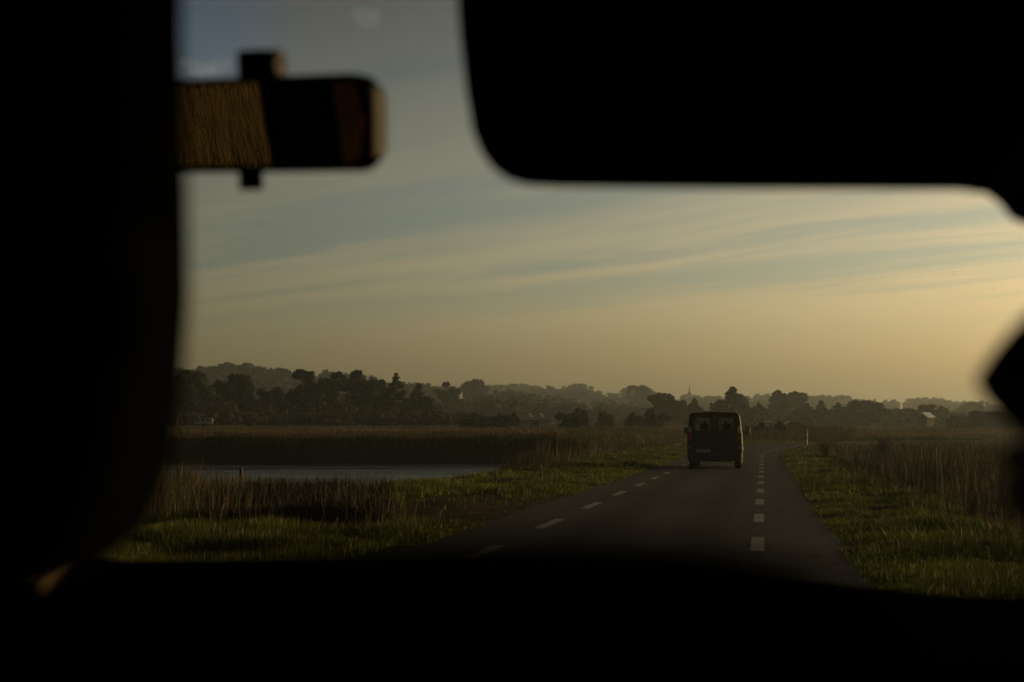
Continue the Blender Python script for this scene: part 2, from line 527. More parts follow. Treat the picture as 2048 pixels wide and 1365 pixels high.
def build_road():
    m, w = new_mat('worn_asphalt')
    out = w.n('ShaderNodeOutputMaterial'); b = w.n('ShaderNodeBsdfPrincipled')
    tc = w.n('ShaderNodeTexCoord')
    mp = w.n('ShaderNodeMapping'); mp.inputs['Rotation'].default_value = (0, 0, YAW)
    w.link(tc.outputs['Object'], mp.inputs[0])
    st = w.n('ShaderNodeMapping'); st.inputs['Scale'].default_value = (1.3, 0.05, 1); w.link(mp.outputs[0], st.inputs[0])
    n1 = w.noise(tc.outputs['Object'], 60, 3, 0.6); n2 = w.noise(st.outputs[0], 1.0, 5, 0.65); n3 = w.noise(tc.outputs['Object'], 0.5, 5, 0.6)
    c = w.ramp(w.math('ADD', w.math('MULTIPLY', n2, 0.6), w.math('MULTIPLY', n3, 0.4)), [(0.3, (0.020, 0.020, 0.019)), (0.7, (0.034, 0.033, 0.031))])
    c = w.mix(1.0, c, w.maprange(n1, 0.3, 0.7, 0.75, 1.25), 'MULTIPLY')
    # wheel tracks, patches and cracks
    sp_ = w.n('ShaderNodeSeparateXYZ'); w.link(mp.outputs[0], sp_.inputs[0])
    tr = w.math('ABSOLUTE', w.math('SUBTRACT', w.math('ABSOLUTE', w.math('ADD', sp_.outputs[0], 1.55)), 0.75))
    c = w.mix(1.0, c, w.maprange(tr, 0.0, 0.6, 0.62, 1.12), 'MULTIPLY')
    vo = w.n('ShaderNodeTexVoronoi', feature='DISTANCE_TO_EDGE'); vo.inputs['Scale'].default_value = 0.45
    wv_ = w.n('ShaderNodeVectorMath', operation='ADD'); nzc = w.n('ShaderNodeTexNoise'); nzc.inputs['Scale'].default_value = 1.5; w.link(tc.outputs['Object'], nzc.inputs['Vector'])
    w.link(tc.outputs['Object'], wv_.inputs[0]); w.link(nzc.outputs['Color'], wv_.inputs[1]); w.link(wv_.outputs[0], vo.inputs['Vector'])
    c = w.mix(1.0, c, w.maprange(vo.outputs['Distance'], 0.0, 0.018, 0.45, 1.0), 'MULTIPLY')
    pt = w.n('ShaderNodeTexVoronoi', feature='F1', distance='CHEBYCHEV'); pt.inputs['Scale'].default_value = 0.16; w.link(mp.outputs[0], pt.inputs['Vector'])
    sc_ = w.n('ShaderNodeSeparateColor'); w.link(pt.outputs['Color'], sc_.inputs[0])
    c = w.mix(1.0, c, w.maprange(sc_.outputs[0], 0.0, 1.0, 0.82, 1.12, smooth=False), 'MULTIPLY')
    w.link(c, b.inputs['Base Color'])
    b.inputs['Roughness'].default_value = 0.95; b.inputs['Specular IOR Level'].default_value = 0.04
    bp = w.n('ShaderNodeBump'); bp.inputs['Strength'].default_value = 0.4; bp.inputs['Distance'].default_value = 0.006
    w.link(n1, bp.inputs['Height']); w.link(bp.outputs[0], b.inputs['Normal'])
    w.link(b.outputs[0], out.inputs['Surface'])
    v, q = strip(-28, 170, ROAD_L, ROAD_R, 0.0, 0.5, 10)
    structure(mesh_raw('road', v, q, np.full(len(q) // 4, 4), m))
    mp_, w = new_mat('worn_road_paint')
    out = w.n('ShaderNodeOutputMaterial'); b = w.n('ShaderNodeBsdfPrincipled'); tc = w.n('ShaderNodeTexCoord')
    n1 = w.noise(tc.outputs['Object'], 14, 8, 0.75)
    w.link(w.ramp(n1, [(0.36, (0.03, 0.029, 0.027)), (0.44, (0.10, 0.097, 0.088)), (0.56, (0.155, 0.15, 0.135)), (0.8, (0.19, 0.185, 0.165))]), b.inputs['Base Color'])
    b.inputs['Roughness'].default_value = 0.9; b.inputs['Specular IOR Level'].default_value = 0.05
    w.link(b.outputs[0], out.inputs['Surface'])
    V, Q, nv = [], [], 0
    for (c, w_, first) in ((-0.08, 0.155, 15.9), (-3.0, 0.155, 19.1)):
        st = first - 20.0
        while st < 150:
            v, q = strip(st, st + 2.1, c - w_ / 2, c + w_ / 2, 0.005, 0.35)
            V.append(v); Q.append(q + nv); nv += len(v)
            st += 5.0
    Q = np.concatenate(Q)
    structure(mesh_raw('road_markings', np.concatenate(V), Q, np.full(len(Q) // 4, 4), mp_))
build_road()

def build_pond():
    m, w = new_mat('pond_water')
    out = w.n('ShaderNodeOutputMaterial'); b = w.n('ShaderNodeBsdfPrincipled'); tc = w.n('ShaderNodeTexCoord')
    b.inputs['Base Color'].default_value = (0.008, 0.010, 0.010, 1); b.inputs['Roughness'].default_value = 0.12; b.inputs['IOR'].default_value = 1.15
    mp = w.n('ShaderNodeMapping'); mp.inputs['Scale'].default_value = (0.7, 1.9, 1); w.link(tc.outputs['Object'], mp.inputs[0])
    n1 = w.noise(mp.outputs[0], 2.2, 4, 0.6); mq = w.n('ShaderNodeMapping'); mq.inputs['Scale'].default_value = (0.05, 0.32, 1); w.link(tc.outputs['Object'], mq.inputs[0])
    n2 = w.noise(mq.outputs[0], 1.0, 4, 0.6)
    h = w.math('MULTIPLY', n1, w.maprange(n2, 0.42, 0.56, 0.05, 1.0))
    bp = w.n('ShaderNodeBump'); bp.inputs['Strength'].default_value = 0.9; bp.inputs['Distance'].default_value = 0.12
    w.link(h, bp.inputs['Height']); w.link(bp.outputs[0], b.inputs['Normal'])
    w.link(b.outputs[0], out.inputs['Surface'])
    mb = MB(); mb.poly([(-75, 44, -0.6), (8, 44, -0.6), (8, 90, -0.6), (-75, 90, -0.6)])
    structure(mb.build('pond_water', m))
build_pond()


# ------------------------------------------------------------------ grass, reeds
def blades(name, xy, h, w_, col, rng, lean=0.35, two=True, z=None, curl=0.5, ld=None):
    n = len(xy)
    base = np.empty((n, 3)); base[:, :2] = xy
    base[:, 2] = (ground_z(xy[:, 0], xy[:, 1]) if z is None else z) - 0.02
    ang = rng.uniform(0, 2 * np.pi, n)
    side = np.stack([np.cos(ang), np.sin(ang), np.zeros(n)], -1)
    la = rng.uniform(0, 2 * np.pi, n); ln = np.abs(rng.normal(0, lean, n))
    if ld is None: ld = np.stack([np.cos(la), np.sin(la), np.zeros(n)], -1) * ln[:, None]
    else: ln = np.linalg.norm(ld, axis=1)
    up = np.array([0, 0, 1.0])
    mid = base + h[:, None] * (0.55 * up + ld * 0.35)
    tip = base + h[:, None] * (up * (1 - 0.25 * np.minimum(ln, 1))[:, None] + ld * (0.35 + curl))
    hw = side * (w_ / 2)[:, None]
    if two:
        V = np.stack([base - hw, base + hw, mid + hw * 0.75, mid - hw * 0.75, tip], 1).reshape(-1, 3)
        k = (np.arange(n) * 5)[:, None]
        L = np.concatenate([k + np.array([0, 1, 2, 3]), k + np.array([3, 2, 4])], 1).reshape(-1)
        T = np.tile([4, 3], n); per = 5
    else:
        V = np.stack([base - hw, base + hw, tip], 1).reshape(-1, 3)
        L = np.arange(n * 3); T = np.full(n, 3); per = 3
    C = np.repeat(col, per, axis=0)
    return V, L, T, C

def join_raw(name, parts, mat):
    V, L, T, C, nv = [], [], [], [], 0
    for v, l, t, c in parts:
        V.append(v); L.append(l + nv); T.append(t); C.append(c); nv += len(v)
    return mesh_raw(name, np.concatenate(V), np.concatenate(L), np.concatenate(T), mat, cols=np.concatenate(C))

def tussocks(rng, xy, size, spread, lean, big=0.5):
    """pull scattered stems into tussocks that fan outwards; returns positions, leans and a height factor"""
    g = np.floor(xy / size).astype(int)
    hsh = (g[:, 0] * 73856093 ^ g[:, 1] * 19349663) & 0x7fffffff
    r1 = ((hsh * 1103515245 + 12345) & 0x7fffffff) / 0x7fffffff; r2 = ((hsh * 69069 + 1) & 0x7fffffff) / 0x7fffffff; r3 = ((hsh * 1664525 + 1013904223) & 0x7fffffff) / 0x7fffffff
    ctr = (g + np.stack([0.2 + 0.6 * r1, 0.2 + 0.6 * r2], -1)) * size
    off = rng.normal(0, 1, xy.shape) * spread
    loose = rng.random(len(xy)) < 0.25
    new = np.where(loose[:, None], xy, ctr + off)
    l = np.zeros((len(xy), 3)); l[:, :2] = off / spread * lean * 0.6 + rng.normal(0, lean * 0.5, xy.shape)
    l[:, 0] += 0.08
    hf = (1 - big) + 2 * big * r3
    hf = hf * np.where(loose, 0.8, 1.0)
    return new, l, hf

def tint(rng, n, base, var=0.25, dry=0.0, drycol=(0.36, 0.29, 0.12)):
    c = np.array(base)[None, :] * (1 + var * rng.normal(0, 1, (n, 1)))
    c = c * (1 + 0.08 * rng.normal(0, 1, (n, 3)))
    k = rng.random(n) < dry
    c[k] = np.array(drycol) * (1 + 0.25 * rng.normal(0, 1, (k.sum(), 1)))
    return np.clip(c, 0.004, 0.7)

GREEN = (0.060, 0.075, 0.005)
DRY = (0.068, 0.053, 0.028)
def patchy(c, xy, f=1.2, k=0.38):
    return np.clip(c * np.clip(1 + k * wav(xy[:, 0], xy[:, 1], f) + 0.25 * wav(xy[:, 0], xy[:, 1], 4.1), 0.25, 2)[:, None], 0.003, 0.6)

def scatter_so(rng, n, y0, y1, o0, o1, power=1.6):
    """points in road coordinates, denser near the viewer"""
    t = rng.random(n)
    s = y0 * (y1 / y0) ** (t ** (1 / power) if power > 1 else t)
    o = rng.uniform(0, 1, n)
    oo = o0 + (o1 - o0) * o
    x, y = path(s, oo)
    return np.stack([x, y], -1), s, oo

def build_grass():
    rng = np.random.default_rng(11)
    parts = []
    # right verge
    n = 200000
    xy, s, o = scatter_so(rng, n, 9.5, 104, 0.82, 4.6, 1)
    edge = 2.6 + 0.5 * np.sin(s * 0.5) + 0.4 * np.sin(s * 1.3 + 1)
    keep = (o < edge + rng.normal(0, 0.4, n)) & ((o > 1.0) | (rng.random(n) < 0.5))
    xy, s, o = xy[keep], s[keep], o[keep]; n = len(s)
    clump = wav(xy[:, 0], xy[:, 1], 2.4)
    h = (0.09 + 0.035 * rng.random(n)) * (1 + 0.5 * np.clip(clump, -1, 1.5)) * (0.55 + 0.45 * sstep(o, 0.85, 1.5)) + 0.0006 * s
    h *= np.where(rng.random(n) < 0.02, 1.7, 1)
    parts.append(blades('g', xy, h, 0.005 + 0.00032 * s, patchy(tint(rng, n, GREEN, 0.3, 0.04), xy), rng, 0.45))
    # left verge
    n = 190000
    xy, s, o = scatter_so(rng, n, 16, 108, -9.6, -3.85, 1)
    pull = (o > -6.9) & (s > 19.8) & (s < 28.2 + 0.8 * np.sin(o * 3))
    keep = (~pull | (rng.random(n) < 0.03)) & (o > -7.8 + rng.normal(0, 0.7, n) - (s < 30) * 2)
    xy, s, o = xy[keep], s[keep], o[keep]; n = len(s)
    clump = wav(xy[:, 0], xy[:, 1], 1.9)
    h = (0.10 + 0.04 * rng.random(n)) * (1 + 0.55 * np.clip(clump, -1, 1.5)) * (0.5 + 0.5 * sstep(-o, 3.9, 5.0)) + 0.0007 * s
    parts.append(blades('g', xy, h, 0.005 + 0.00032 * s, patchy(tint(rng, n, GREEN, 0.3, 0.04), xy), rng, 0.45))
    # left foreground between the road and the pond
    n = 170000
    t = rng.random(n)
    y = 10.5 * (37.5 / 10.5) ** t
    x = -y * rng.uniform(-0.02, 0.30, n) - 0.2
    s, o = so(x, y)
    pq = 1024 + F * x / y
    keep = (o < -4.2) & (o > -24) & ~((o > -6.9) & (y > 18.5) & (y < 29)) & ~((y > 18.6) & (pq > 400) & (pq < 770) & (rng.random(n) < 0.8))
    x, y, o = x[keep], y[keep], o[keep]; n = len(x)
    clump = wav(x, y, 2.2)
    h = (0.12 + 0.06 * rng.random(n)) * (1 + 0.6 * np.clip(clump, -1, 1.5))
    parts.append(blades('g', np.stack([x, y], -1), h, 0.005 + 0.0003 * y, patchy(tint(rng, n, GREEN, 0.3, 0.06), np.stack([x, y], -1)), rng, 0.45))
    stuff(join_raw('grass', parts, M_blade), 'short green grass growing on the road verges', 'grass')

    # dry reeds and weeds
    parts = []
    # tall brown stand beyond the right verge
    n = 60000
    xy, s, o = scatter_so(rng, n, 13, 100, 2.0, 13, 1)
    edge = 2.9 + 0.5 * np.sin(s * 0.5) + 0.4 * np.sin(s * 1.3 + 1) + rng.normal(0, 0.25, n)
    dens = wav(xy[:, 0], xy[:, 1], 0.8) + 0.6 * wav(xy[:, 0], xy[:, 1], 2.3)
    keep = (o > edge) & (dens > -0.15 + 0.45 * rng.normal(0, 1, n))
    xy, s, o = xy[keep], s[keep], o[keep]; n = len(s)
    big = wav(xy[:, 0], xy[:, 1], 0.45)
    h = (0.30 + 0.62 * rng.random(n) ** 1.8 + 0.30 * np.clip(big, -1, 1)) * (0.55 + 0.45 * sstep(o, 2.8, 4.2)) * (1 - 0.35 * sstep(s, 40, 75))
    xy, ld, hf = tussocks(rng, xy, 0.75, 0.14, 0.32, 0.35)
    pxr = 1024 + F * xy[:, 0] / xy[:, 1]
    h = np.clip(h * hf * np.where((s > 50) & (pxr < 1632), 0.15, 1), 0.06, 1.2)
    cc = tint(rng, n, DRY, 0.4, 0.06, (0.16, 0.13, 0.062))
    mixk = np.clip(0.5 + 0.8 * (wav(xy[:, 0], xy[:, 1], 1.1) + 0.3 * rng.normal(0, 1, n)), 0, 1)[:, None]
    cc = cc * mixk + np.array([0.026, 0.026, 0.011]) * (1 - mixk)
    parts.append(blades('r', xy, h, 0.005 + 0.00022 * s, cc, rng, 0.32, curl=0.25, ld=ld))
    # reeds on the near shore of the pond
    n = 15000
    y = 17.0 + 15 * rng.random(n) ** 1.4
    x = -y * rng.uniform(0.055, 0.30, n)
    dens = wav(x, y, 0.7)
    px = 1024 + F * x / y
    want = np.interp(px, [200, 330, 430, 520, 560, 640, 680, 740, 770, 800], [1, 1, 0.9, 0.55, 0.3, 0.45, 0.55, 0.9, 0.35, 0.0])
    keep = (rng.random(n) < want) & (y > 18.5 + 0.8 * dens)
    x, y, px = x[keep], y[keep], px[keep]; n = len(x)
    tall = np.interp(px, [200, 330, 430, 520, 560, 640, 680, 720, 750, 790], [1.0, 0.95, 0.9, 0.62, 0.42, 0.48, 0.52, 0.78, 0.62, 0.3])
    h = 0.86 * tall * (0.30 + 0.75 * rng.random(n) ** 1.6) * np.interp(y, [18, 30, 50], [1, 0.8, 0.7])
    xy, ld, hf = tussocks(rng, np.stack([x, y], -1), 0.7, 0.13, 0.3, 0.4)
    parts.append(blades('r', xy, h * hf, 0.005 + 0.00022 * y, tint(rng, n, DRY, 0.3, 0.15, (0.16, 0.13, 0.062)), rng, 0.3, curl=0.22, ld=ld))
    # tangled weeds between the reed clumps, shadow painted into their dark colour
    n = 16000
    y = 18.8 + 8 * rng.random(n) ** 1.3
    x = (rng.uniform(395, 775, n) - 1024) / F * y
    d2 = wav(x, y, 1.6)
    h = (0.22 + 0.22 * rng.random(n)) * (1 + 0.45 * np.clip(d2, -1, 1))
    parts.append(blades('r', np.stack([x, y], -1), h, 0.008 + 0.0004 * y, tint(rng, n, (0.024, 0.021, 0.010), 0.35, 0.03, (0.12, 0.10, 0.05)), rng, 0.6, curl=0.5))
    # tall weeds on the outside of the bend
    n = 32000
    y = rng.uniform(112.5, 152, n); x = rng.uniform(0.145, 0.24, n) * y
    d2 = wav(x, y, 0.9)
    parts.append(blades('r', np.stack([x, y], -1), np.clip((0.55 + 0.45 * rng.random(n) + 0.2 * d2) * np.interp(y, [112, 118, 130, 150], [0.3, 0.75, 1.0, 1.35]), 0.2, 1.5), np.full(n, 0.045), tint(rng, n, (0.06, 0.046, 0.02), 0.35), rng, 0.4, curl=0.4))
    # reeds along the ditch on the left verge
    n = 26000
    xy, s, o = scatter_so(rng, n, 36, 100, -12.5, -7.2, 1)
    dens = wav(xy[:, 0], xy[:, 1], 0.9)
    pxx = 1024 + F * xy[:, 0] / xy[:, 1]
    keep = (o < -7.8 + 0.5 * dens + 1.0 * sstep(s, 60, 85)) & (o > -10.6) & (pxx > 1010 + 30 * dens) & (dens > -0.3 + 0.4 * rng.normal(0, 1, n))
    xy, s = xy[keep], s[keep]; n = len(s)
    xy, ld, hf = tussocks(rng, xy, 0.9, 0.17, 0.28, 0.4)
    zz = np.maximum(ground_z(xy[:, 0], xy[:, 1]), -0.65)
    h = 0.3 + 0.5 * rng.random(n) + 0.25 * np.clip(wav(xy[:, 0], xy[:, 1], 0.5), -1, 1)
    parts.append(blades('r', xy, np.clip(h * hf, .2, 1.2), 0.006 + 0.00025 * s, tint(rng, n, DRY, 0.3, 0.12, (0.16, 0.13, 0.062)), rng, 0.2, z=zz, curl=0.2, ld=ld))
    stuff(join_raw('dry_reeds', parts, M_reed), 'tall brown reeds and dead weeds beside the road and pond', 'reeds')

    # rough tussocky pasture behind the pond, on its bank and right of the road
    parts = []
    n = 150000
    y = 87.5 * (300 / 87.5) ** (rng.random(n))
    u = rng.uniform(-0.30, 0.40, n); x = u * y
    rs, ro = road_coords(x, y)
    keep = ((y > 87.6) | (x > 0.2 * y)) & ((ro > ROAD_R + 0.6) | (ro < ROAD_L - 0.5) | (y > 125))
    x, y = x[keep], y[keep]; n = len(x)
    cl = wav(x, y, 0.5) + 0.6 * wav(x, y, 0.13)
    h = (0.10 + 0.15 * rng.random(n)) * (1 + 0.95 * np.clip(cl, -0.8, 1.6))
    base = np.where((wav(x, y, 0.06) + 0.4 * wav(x, y, 0.3) > 0.35)[:, None], np.array([0.048, 0.050, 0.015]), np.array([0.088, 0.062, 0.027]))
    base = base * np.clip(1 + 0.5 * wav(x, y * 2.0, 0.12) + 0.3 * wav(x, y * 2.5, 0.5), 0.3, 2)[:, None]
    c = np.clip(base * (1 + 0.25 * rng.normal(0, 1, (n, 1))), 0.004, 0.6)
    parts.append(blades('f', np.stack([x, y], -1), h, 0.02 + 0.00035 * y, c, rng, 0.4, two=False))
    # grass hanging over the dark bank
    n = 9000
    x = rng.uniform(-34, 10, n); y = rng.uniform(87.7, 89.6, n)
    parts.append(blades('f', np.stack([x, y], -1), 0.22 + 0.3 * rng.random(n), np.full(n, 0.04), tint(rng, n, (0.075, 0.050, 0.022), 0.3), rng, 0.3, two=False))
    # right field nearer than the bend
    n = 40000
    y = 40 * (100 / 40) ** rng.random(n); x = y * rng.uniform(0.26, 0.45, n)
    parts.append(blades('f', np.stack([x, y], -1), 0.2 + 0.3 * rng.random(n), 0.01 + 0.0004 * y, tint(rng, n, (0.075, 0.052, 0.022), 0.3), rng, 0.35, two=False))
    stuff(join_raw('rough_pasture', parts, M_reed), 'rough brown tussock grass of the fields beyond the pond', 'grass')

    # tall golden grass behind the car, seen in the mirror
    n = 130000
    r = rng.uniform(4, 45, n); a = rng.uniform(R(-170), R(-100), n)
    x = r * np.sin(a); y = r * np.cos(a)
    x2, y2 = r * np.sin(a), r * np.cos(a)
    s, o = so(x2, y2)
    keep = o < ROAD_L - 0.8
    x2, y2 = x2[keep], y2[keep]; n = len(x2); r = r[keep]
    h = 0.40 + 0.4 * rng.random(n) + 0.22 * wav(x2, y2, 0.5)
    gold = np.where((wav(x2, y2, 0.35) > 0.35)[:, None], np.array([[0.04, 0.04, 0.014]]), np.array([[0.060, 0.040, 0.011]]))
    p = blades('b', np.stack([x2, y2], -1), np.clip(h, 0.3, 1.4), 0.006 + 0.0004 * r, np.clip(gold * (1 + 0.3 * rng.normal(0, 1, (n, 1))), 0.004, 0.5), rng, 0.25)
    stuff(join_raw('golden_grass', [p], M_blade), 'sunlit golden grass reflected in the rear-view mirror', 'grass')
build_grass()


# ------------------------------------------------------------------ trees
ICO = None
def ico():
    global ICO
    if ICO is None:
        bm = bmesh.new(); bmesh.ops.create_icosphere(bm, subdivisions=2, radius=1.0)
        v = np.array([q.co[:] for q in bm.verts]); f = np.array([[q.index for q in p.verts] for p in bm.faces])
        bm.free(); ICO = (v, f)
    return ICO

def crown_raw(rng, kind, W, H, leaf, nclump=None, nleaf=None, col=(0.045, 0.052, 0.022)):
    """leaf faces and clump cores of one crown, base at z=0, total height H, width W"""
    cs = []
    def add(x, y, z, r, fl=1.0): cs.append((x, y, z, r, fl))
    if kind == 'cone':
        k = nclump or 60
        for i in range(k):
            t = (i + rng.random()) / k
            rr = 0.5 * W * (1 - t) ** 1.15 + 0.01 * W
            a = rng.uniform(0, 6.28); q = rr * math.sqrt(rng.uniform(0.25, 1))
            add(q * math.cos(a), q * math.sin(a), H * (0.05 + 0.93 * t), W * (0.115 * (1 - t) + 0.022) * rng.uniform(.8, 1.25), 0.62)
    elif kind == 'pine':
        for i in range(nclump or 22):
            t = rng.uniform(0.42, 0.95); a = rng.uniform(0, 6.28)
            rr = 0.46 * W * math.sqrt(max(0.05, 1 - ((t - 0.62) / 0.40) ** 2)) * math.sqrt(rng.uniform(0.1, 1))
            add(rr * math.cos(a), rr * math.sin(a), H * t, W * rng.uniform(0.09, 0.16), 0.55)
        for i in range(8):
            a = rng.uniform(0, 6.28)
            add(W * 0.2 * math.cos(a), W * 0.2 * math.sin(a), H * rng.uniform(0.12, 0.45), W * rng.uniform(0.10, 0.16), 0.8)
    elif kind == 'bush':
        for i in range(nclump or 26):
            a = rng.uniform(0, 6.28); t = rng.random(); q = 0.40 * W * math.sqrt(rng.random())
            zz = H * 0.82 * t * math.sqrt(max(0.0, 1 - (q / (0.5 * W)) ** 2))
            add(q * math.cos(a), q * math.sin(a), zz, W * rng.uniform(0.09, 0.15), 0.9)
    else:                                           # round-headed, leafy nearly to the ground
        for i in range(nclump or 36):
            a = rng.uniform(0, 6.28); t = rng.uniform(0.10, 0.90)
            prof = math.sqrt(max(0.03, 1 - ((t - 0.55) / 0.52) ** 2)) if t > 0.55 else (0.72 + 0.28 * t / 0.55)
            q = 0.42 * W * prof * math.sqrt(rng.uniform(0.15, 1))
            add(q * math.cos(a), q * math.sin(a), H * t, W * rng.uniform(0.09, 0.17), 0.8)
        a = rng.uniform(0, 6.28)
        add(0.1 * W * math.cos(a), 0, H * 0.93, W * 0.12, 0.7)
    cs = np.array(cs)
    iv, jf = ico()
    V, L, T, C, nv = [], [], [], [], 0
    for (x, y, z, r, fl) in cs:
        d = 1 + 0.22 * rng.normal(0, 1, (len(iv), 1))
        v = iv * d * np.array([r * 0.82, r * 0.82, r * 0.82 * fl]) + np.array([x, y, z])
        V.append(v); L.append((jf + nv).reshape(-1)); T.append(np.full(len(jf), 3)); nv += len(v)
        C.append(np.tile(np.array(col) * rng.uniform(0.75, 1.1), (len(v), 1)))
    n = nleaf or 2600
    w_ = cs[:, 3] ** 2; ci = rng.choice(len(cs), n, p=w_ / w_.sum())
    d = rng.normal(0, 1, (n, 3)); d /= np.linalg.norm(d, axis=1)[:, None]
    rad = cs[ci, 3] * (0.75 + 0.42 * rng.random(n))
    p = cs[ci, :3] + d * rad[:, None] * np.stack([np.ones(n), np.ones(n), cs[ci, 4]], -1)
    a = rng.normal(0, 1, (n, 3)); a /= np.linalg.norm(a, axis=1)[:, None]
    b = np.cross(a, rng.normal(0, 1, (n, 3))); b /= np.linalg.norm(b, axis=1)[:, None] + 1e-9
    sz = leaf * rng.uniform(0.6, 1.4, (n, 1))
    v = np.stack([p - a * sz, p + b * sz * 0.55, p + a * sz, p - b * sz * 0.55], 1).reshape(-1, 3)
    V.append(v); L.append(np.arange(n * 4) + nv); T.append(np.full(n, 4))
    C.append(np.repeat(np.clip(np.array(col) * (1 + 0.3 * rng.normal(0, 1, (n, 1))), 0.006, 0.3), 4, axis=0))
    V = np.concatenate(V); V[:, 2] = np.clip(V[:, 2], 0.02, None)
    k = H / V[:, 2].max()
    V[:, 2] *= k
    return V, np.concatenate(L), np.concatenate(T), np.concatenate(C)

def tree(name, px, wpx, top, Y, kind, label, cat='tree', group=None, seed=1, leaf=0.32, col=(0.045, 0.052, 0.022), nleaf=2600):
    x = (px - 1024) / F * Y
    gz = float(ground_z(np.array([x]), np.array([Y]))[0])
    H = CAMZ + (864 - top) / F * Y - gz
    W = wpx / F * Y
    rng = np.random.default_rng(seed)
    t = empty(name, (x, Y, gz - 0.05), label, cat, 0, group)
    v, l, tt, c = crown_raw(rng, kind, W, H, leaf, nleaf=nleaf, col=col)
    mesh_raw('crown', v, l, tt, M_leaf, t, cols=c)
    if kind != 'bush' or H > 1.6:
        mb = MB(); r0 = 0.022 * H + 0.05
        mb.tube([(0, 0, 0), (0.02 * W, 0, 0.3 * H), (-0.01 * W, 0.02 * W, 0.6 * H), (0, 0, 0.86 * H)], [r0 * 1.3, r0, r0 * 0.7, r0 * 0.2], 8)
        for k in range(4):
            a = rng.uniform(0, 6.28); z0 = H * rng.uniform(0.22, 0.5)
            mb.tube([(0, 0, z0), (0.17 * W * math.cos(a), 0.17 * W * math.sin(a), z0 + 0.12 * H), (0.33 * W * math.cos(a), 0.33 * W * math.sin(a), z0 + 0.22 * H)], [r0 * 0.5, r0 * 0.35, r0 * 0.12], 6)
        mb.build('trunk', M_bark, t, smooth=True)
    return t

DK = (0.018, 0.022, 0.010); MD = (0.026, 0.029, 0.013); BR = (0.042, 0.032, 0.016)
G1 = 'trees along the left edge of the fields'; G2 = 'trees in the haze behind the van'
TREES = [
 # px, width px, top y, Y, kind, label
 ('round_tree', 372, 120, 737, 232, 'round', 'wide dark tree half hidden by the driver headrest', G1, DK),
 ('round_tree', 470, 100, 746, 240, 'round', 'dark flat-topped tree standing alone left of the taller wood', G1, DK),
 ('round_tree', 548, 80, 772, 244, 'round', 'low dark tree in the dip between two taller left-hand crowns', G1, DK),
 ('round_tree', 606, 74, 736, 238, 'round', 'tall bushy tree with a broad square top over the pond', G1, DK),
 ('round_tree', 652, 70, 753, 236, 'round', 'lower leafy tree tucked between two taller crowns over the pond', G1, MD),
 ('round_tree', 676, 56, 741, 246, 'round', 'slender round-topped tree just left of the domed tree', G1, DK),
 ('round_tree', 722, 72, 737, 238, 'round', 'domed tall tree highest of the middle wood left of the road', G1, DK),
 ('round_tree', 758, 66, 757, 243, 'round', 'shorter tree between the domed tree and the spiky conifer', G1, MD),
 ('conifer', 792, 100, 745, 240, 'cone', 'dark conifer with a single spike rising from its top', G1, DK),
 ('conifer', 838, 120, 765, 236, 'cone', 'broad layered conifer at the right end of the left wood', G1, MD),
 ('pine_tree', 566, 36, 734, 690, 'pine', 'lone open pine silhouetted on the left hill crest', G1, DK),
 ('round_tree', 895, 56, 761, 410, 'round', 'dark round tree above the small white house', G1, DK),
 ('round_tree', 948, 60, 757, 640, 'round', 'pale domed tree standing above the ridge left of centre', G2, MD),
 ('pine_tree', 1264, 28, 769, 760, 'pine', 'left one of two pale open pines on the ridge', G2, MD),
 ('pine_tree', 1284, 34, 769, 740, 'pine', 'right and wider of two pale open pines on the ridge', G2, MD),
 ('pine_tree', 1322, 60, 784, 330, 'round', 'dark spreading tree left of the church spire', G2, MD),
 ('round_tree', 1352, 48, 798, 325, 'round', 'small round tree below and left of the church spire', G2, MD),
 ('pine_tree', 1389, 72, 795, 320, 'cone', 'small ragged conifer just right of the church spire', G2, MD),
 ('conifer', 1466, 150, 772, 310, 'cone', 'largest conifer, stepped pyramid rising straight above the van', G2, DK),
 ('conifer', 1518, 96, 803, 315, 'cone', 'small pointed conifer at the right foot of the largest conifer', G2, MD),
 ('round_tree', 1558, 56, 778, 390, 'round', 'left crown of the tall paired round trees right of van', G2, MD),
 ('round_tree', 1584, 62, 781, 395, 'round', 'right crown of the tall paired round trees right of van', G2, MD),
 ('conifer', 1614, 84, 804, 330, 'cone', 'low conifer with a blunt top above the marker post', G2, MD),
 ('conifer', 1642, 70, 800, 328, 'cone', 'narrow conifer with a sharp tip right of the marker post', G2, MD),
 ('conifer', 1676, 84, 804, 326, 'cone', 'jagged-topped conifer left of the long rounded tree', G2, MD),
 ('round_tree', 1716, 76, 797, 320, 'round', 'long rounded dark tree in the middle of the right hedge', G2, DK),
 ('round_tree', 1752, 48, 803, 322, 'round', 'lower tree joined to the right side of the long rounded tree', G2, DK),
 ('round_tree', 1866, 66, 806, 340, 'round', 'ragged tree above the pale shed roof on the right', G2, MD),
 ('round_tree', 1932, 76, 802, 560, 'round', 'hazy round tree behind the low bushes near the nose silhouette', G2, MD),
]
for i, (nm, px, wp, top, Y, kind, lab, grp, col) in enumerate(TREES):
    tree(nm, px, wp, top, Y, kind, lab, 'tree', grp, seed=100 + i, leaf=0.0011 * Y + 0.05, col=col)
G3 = 'bushes at the far edge of the fields'
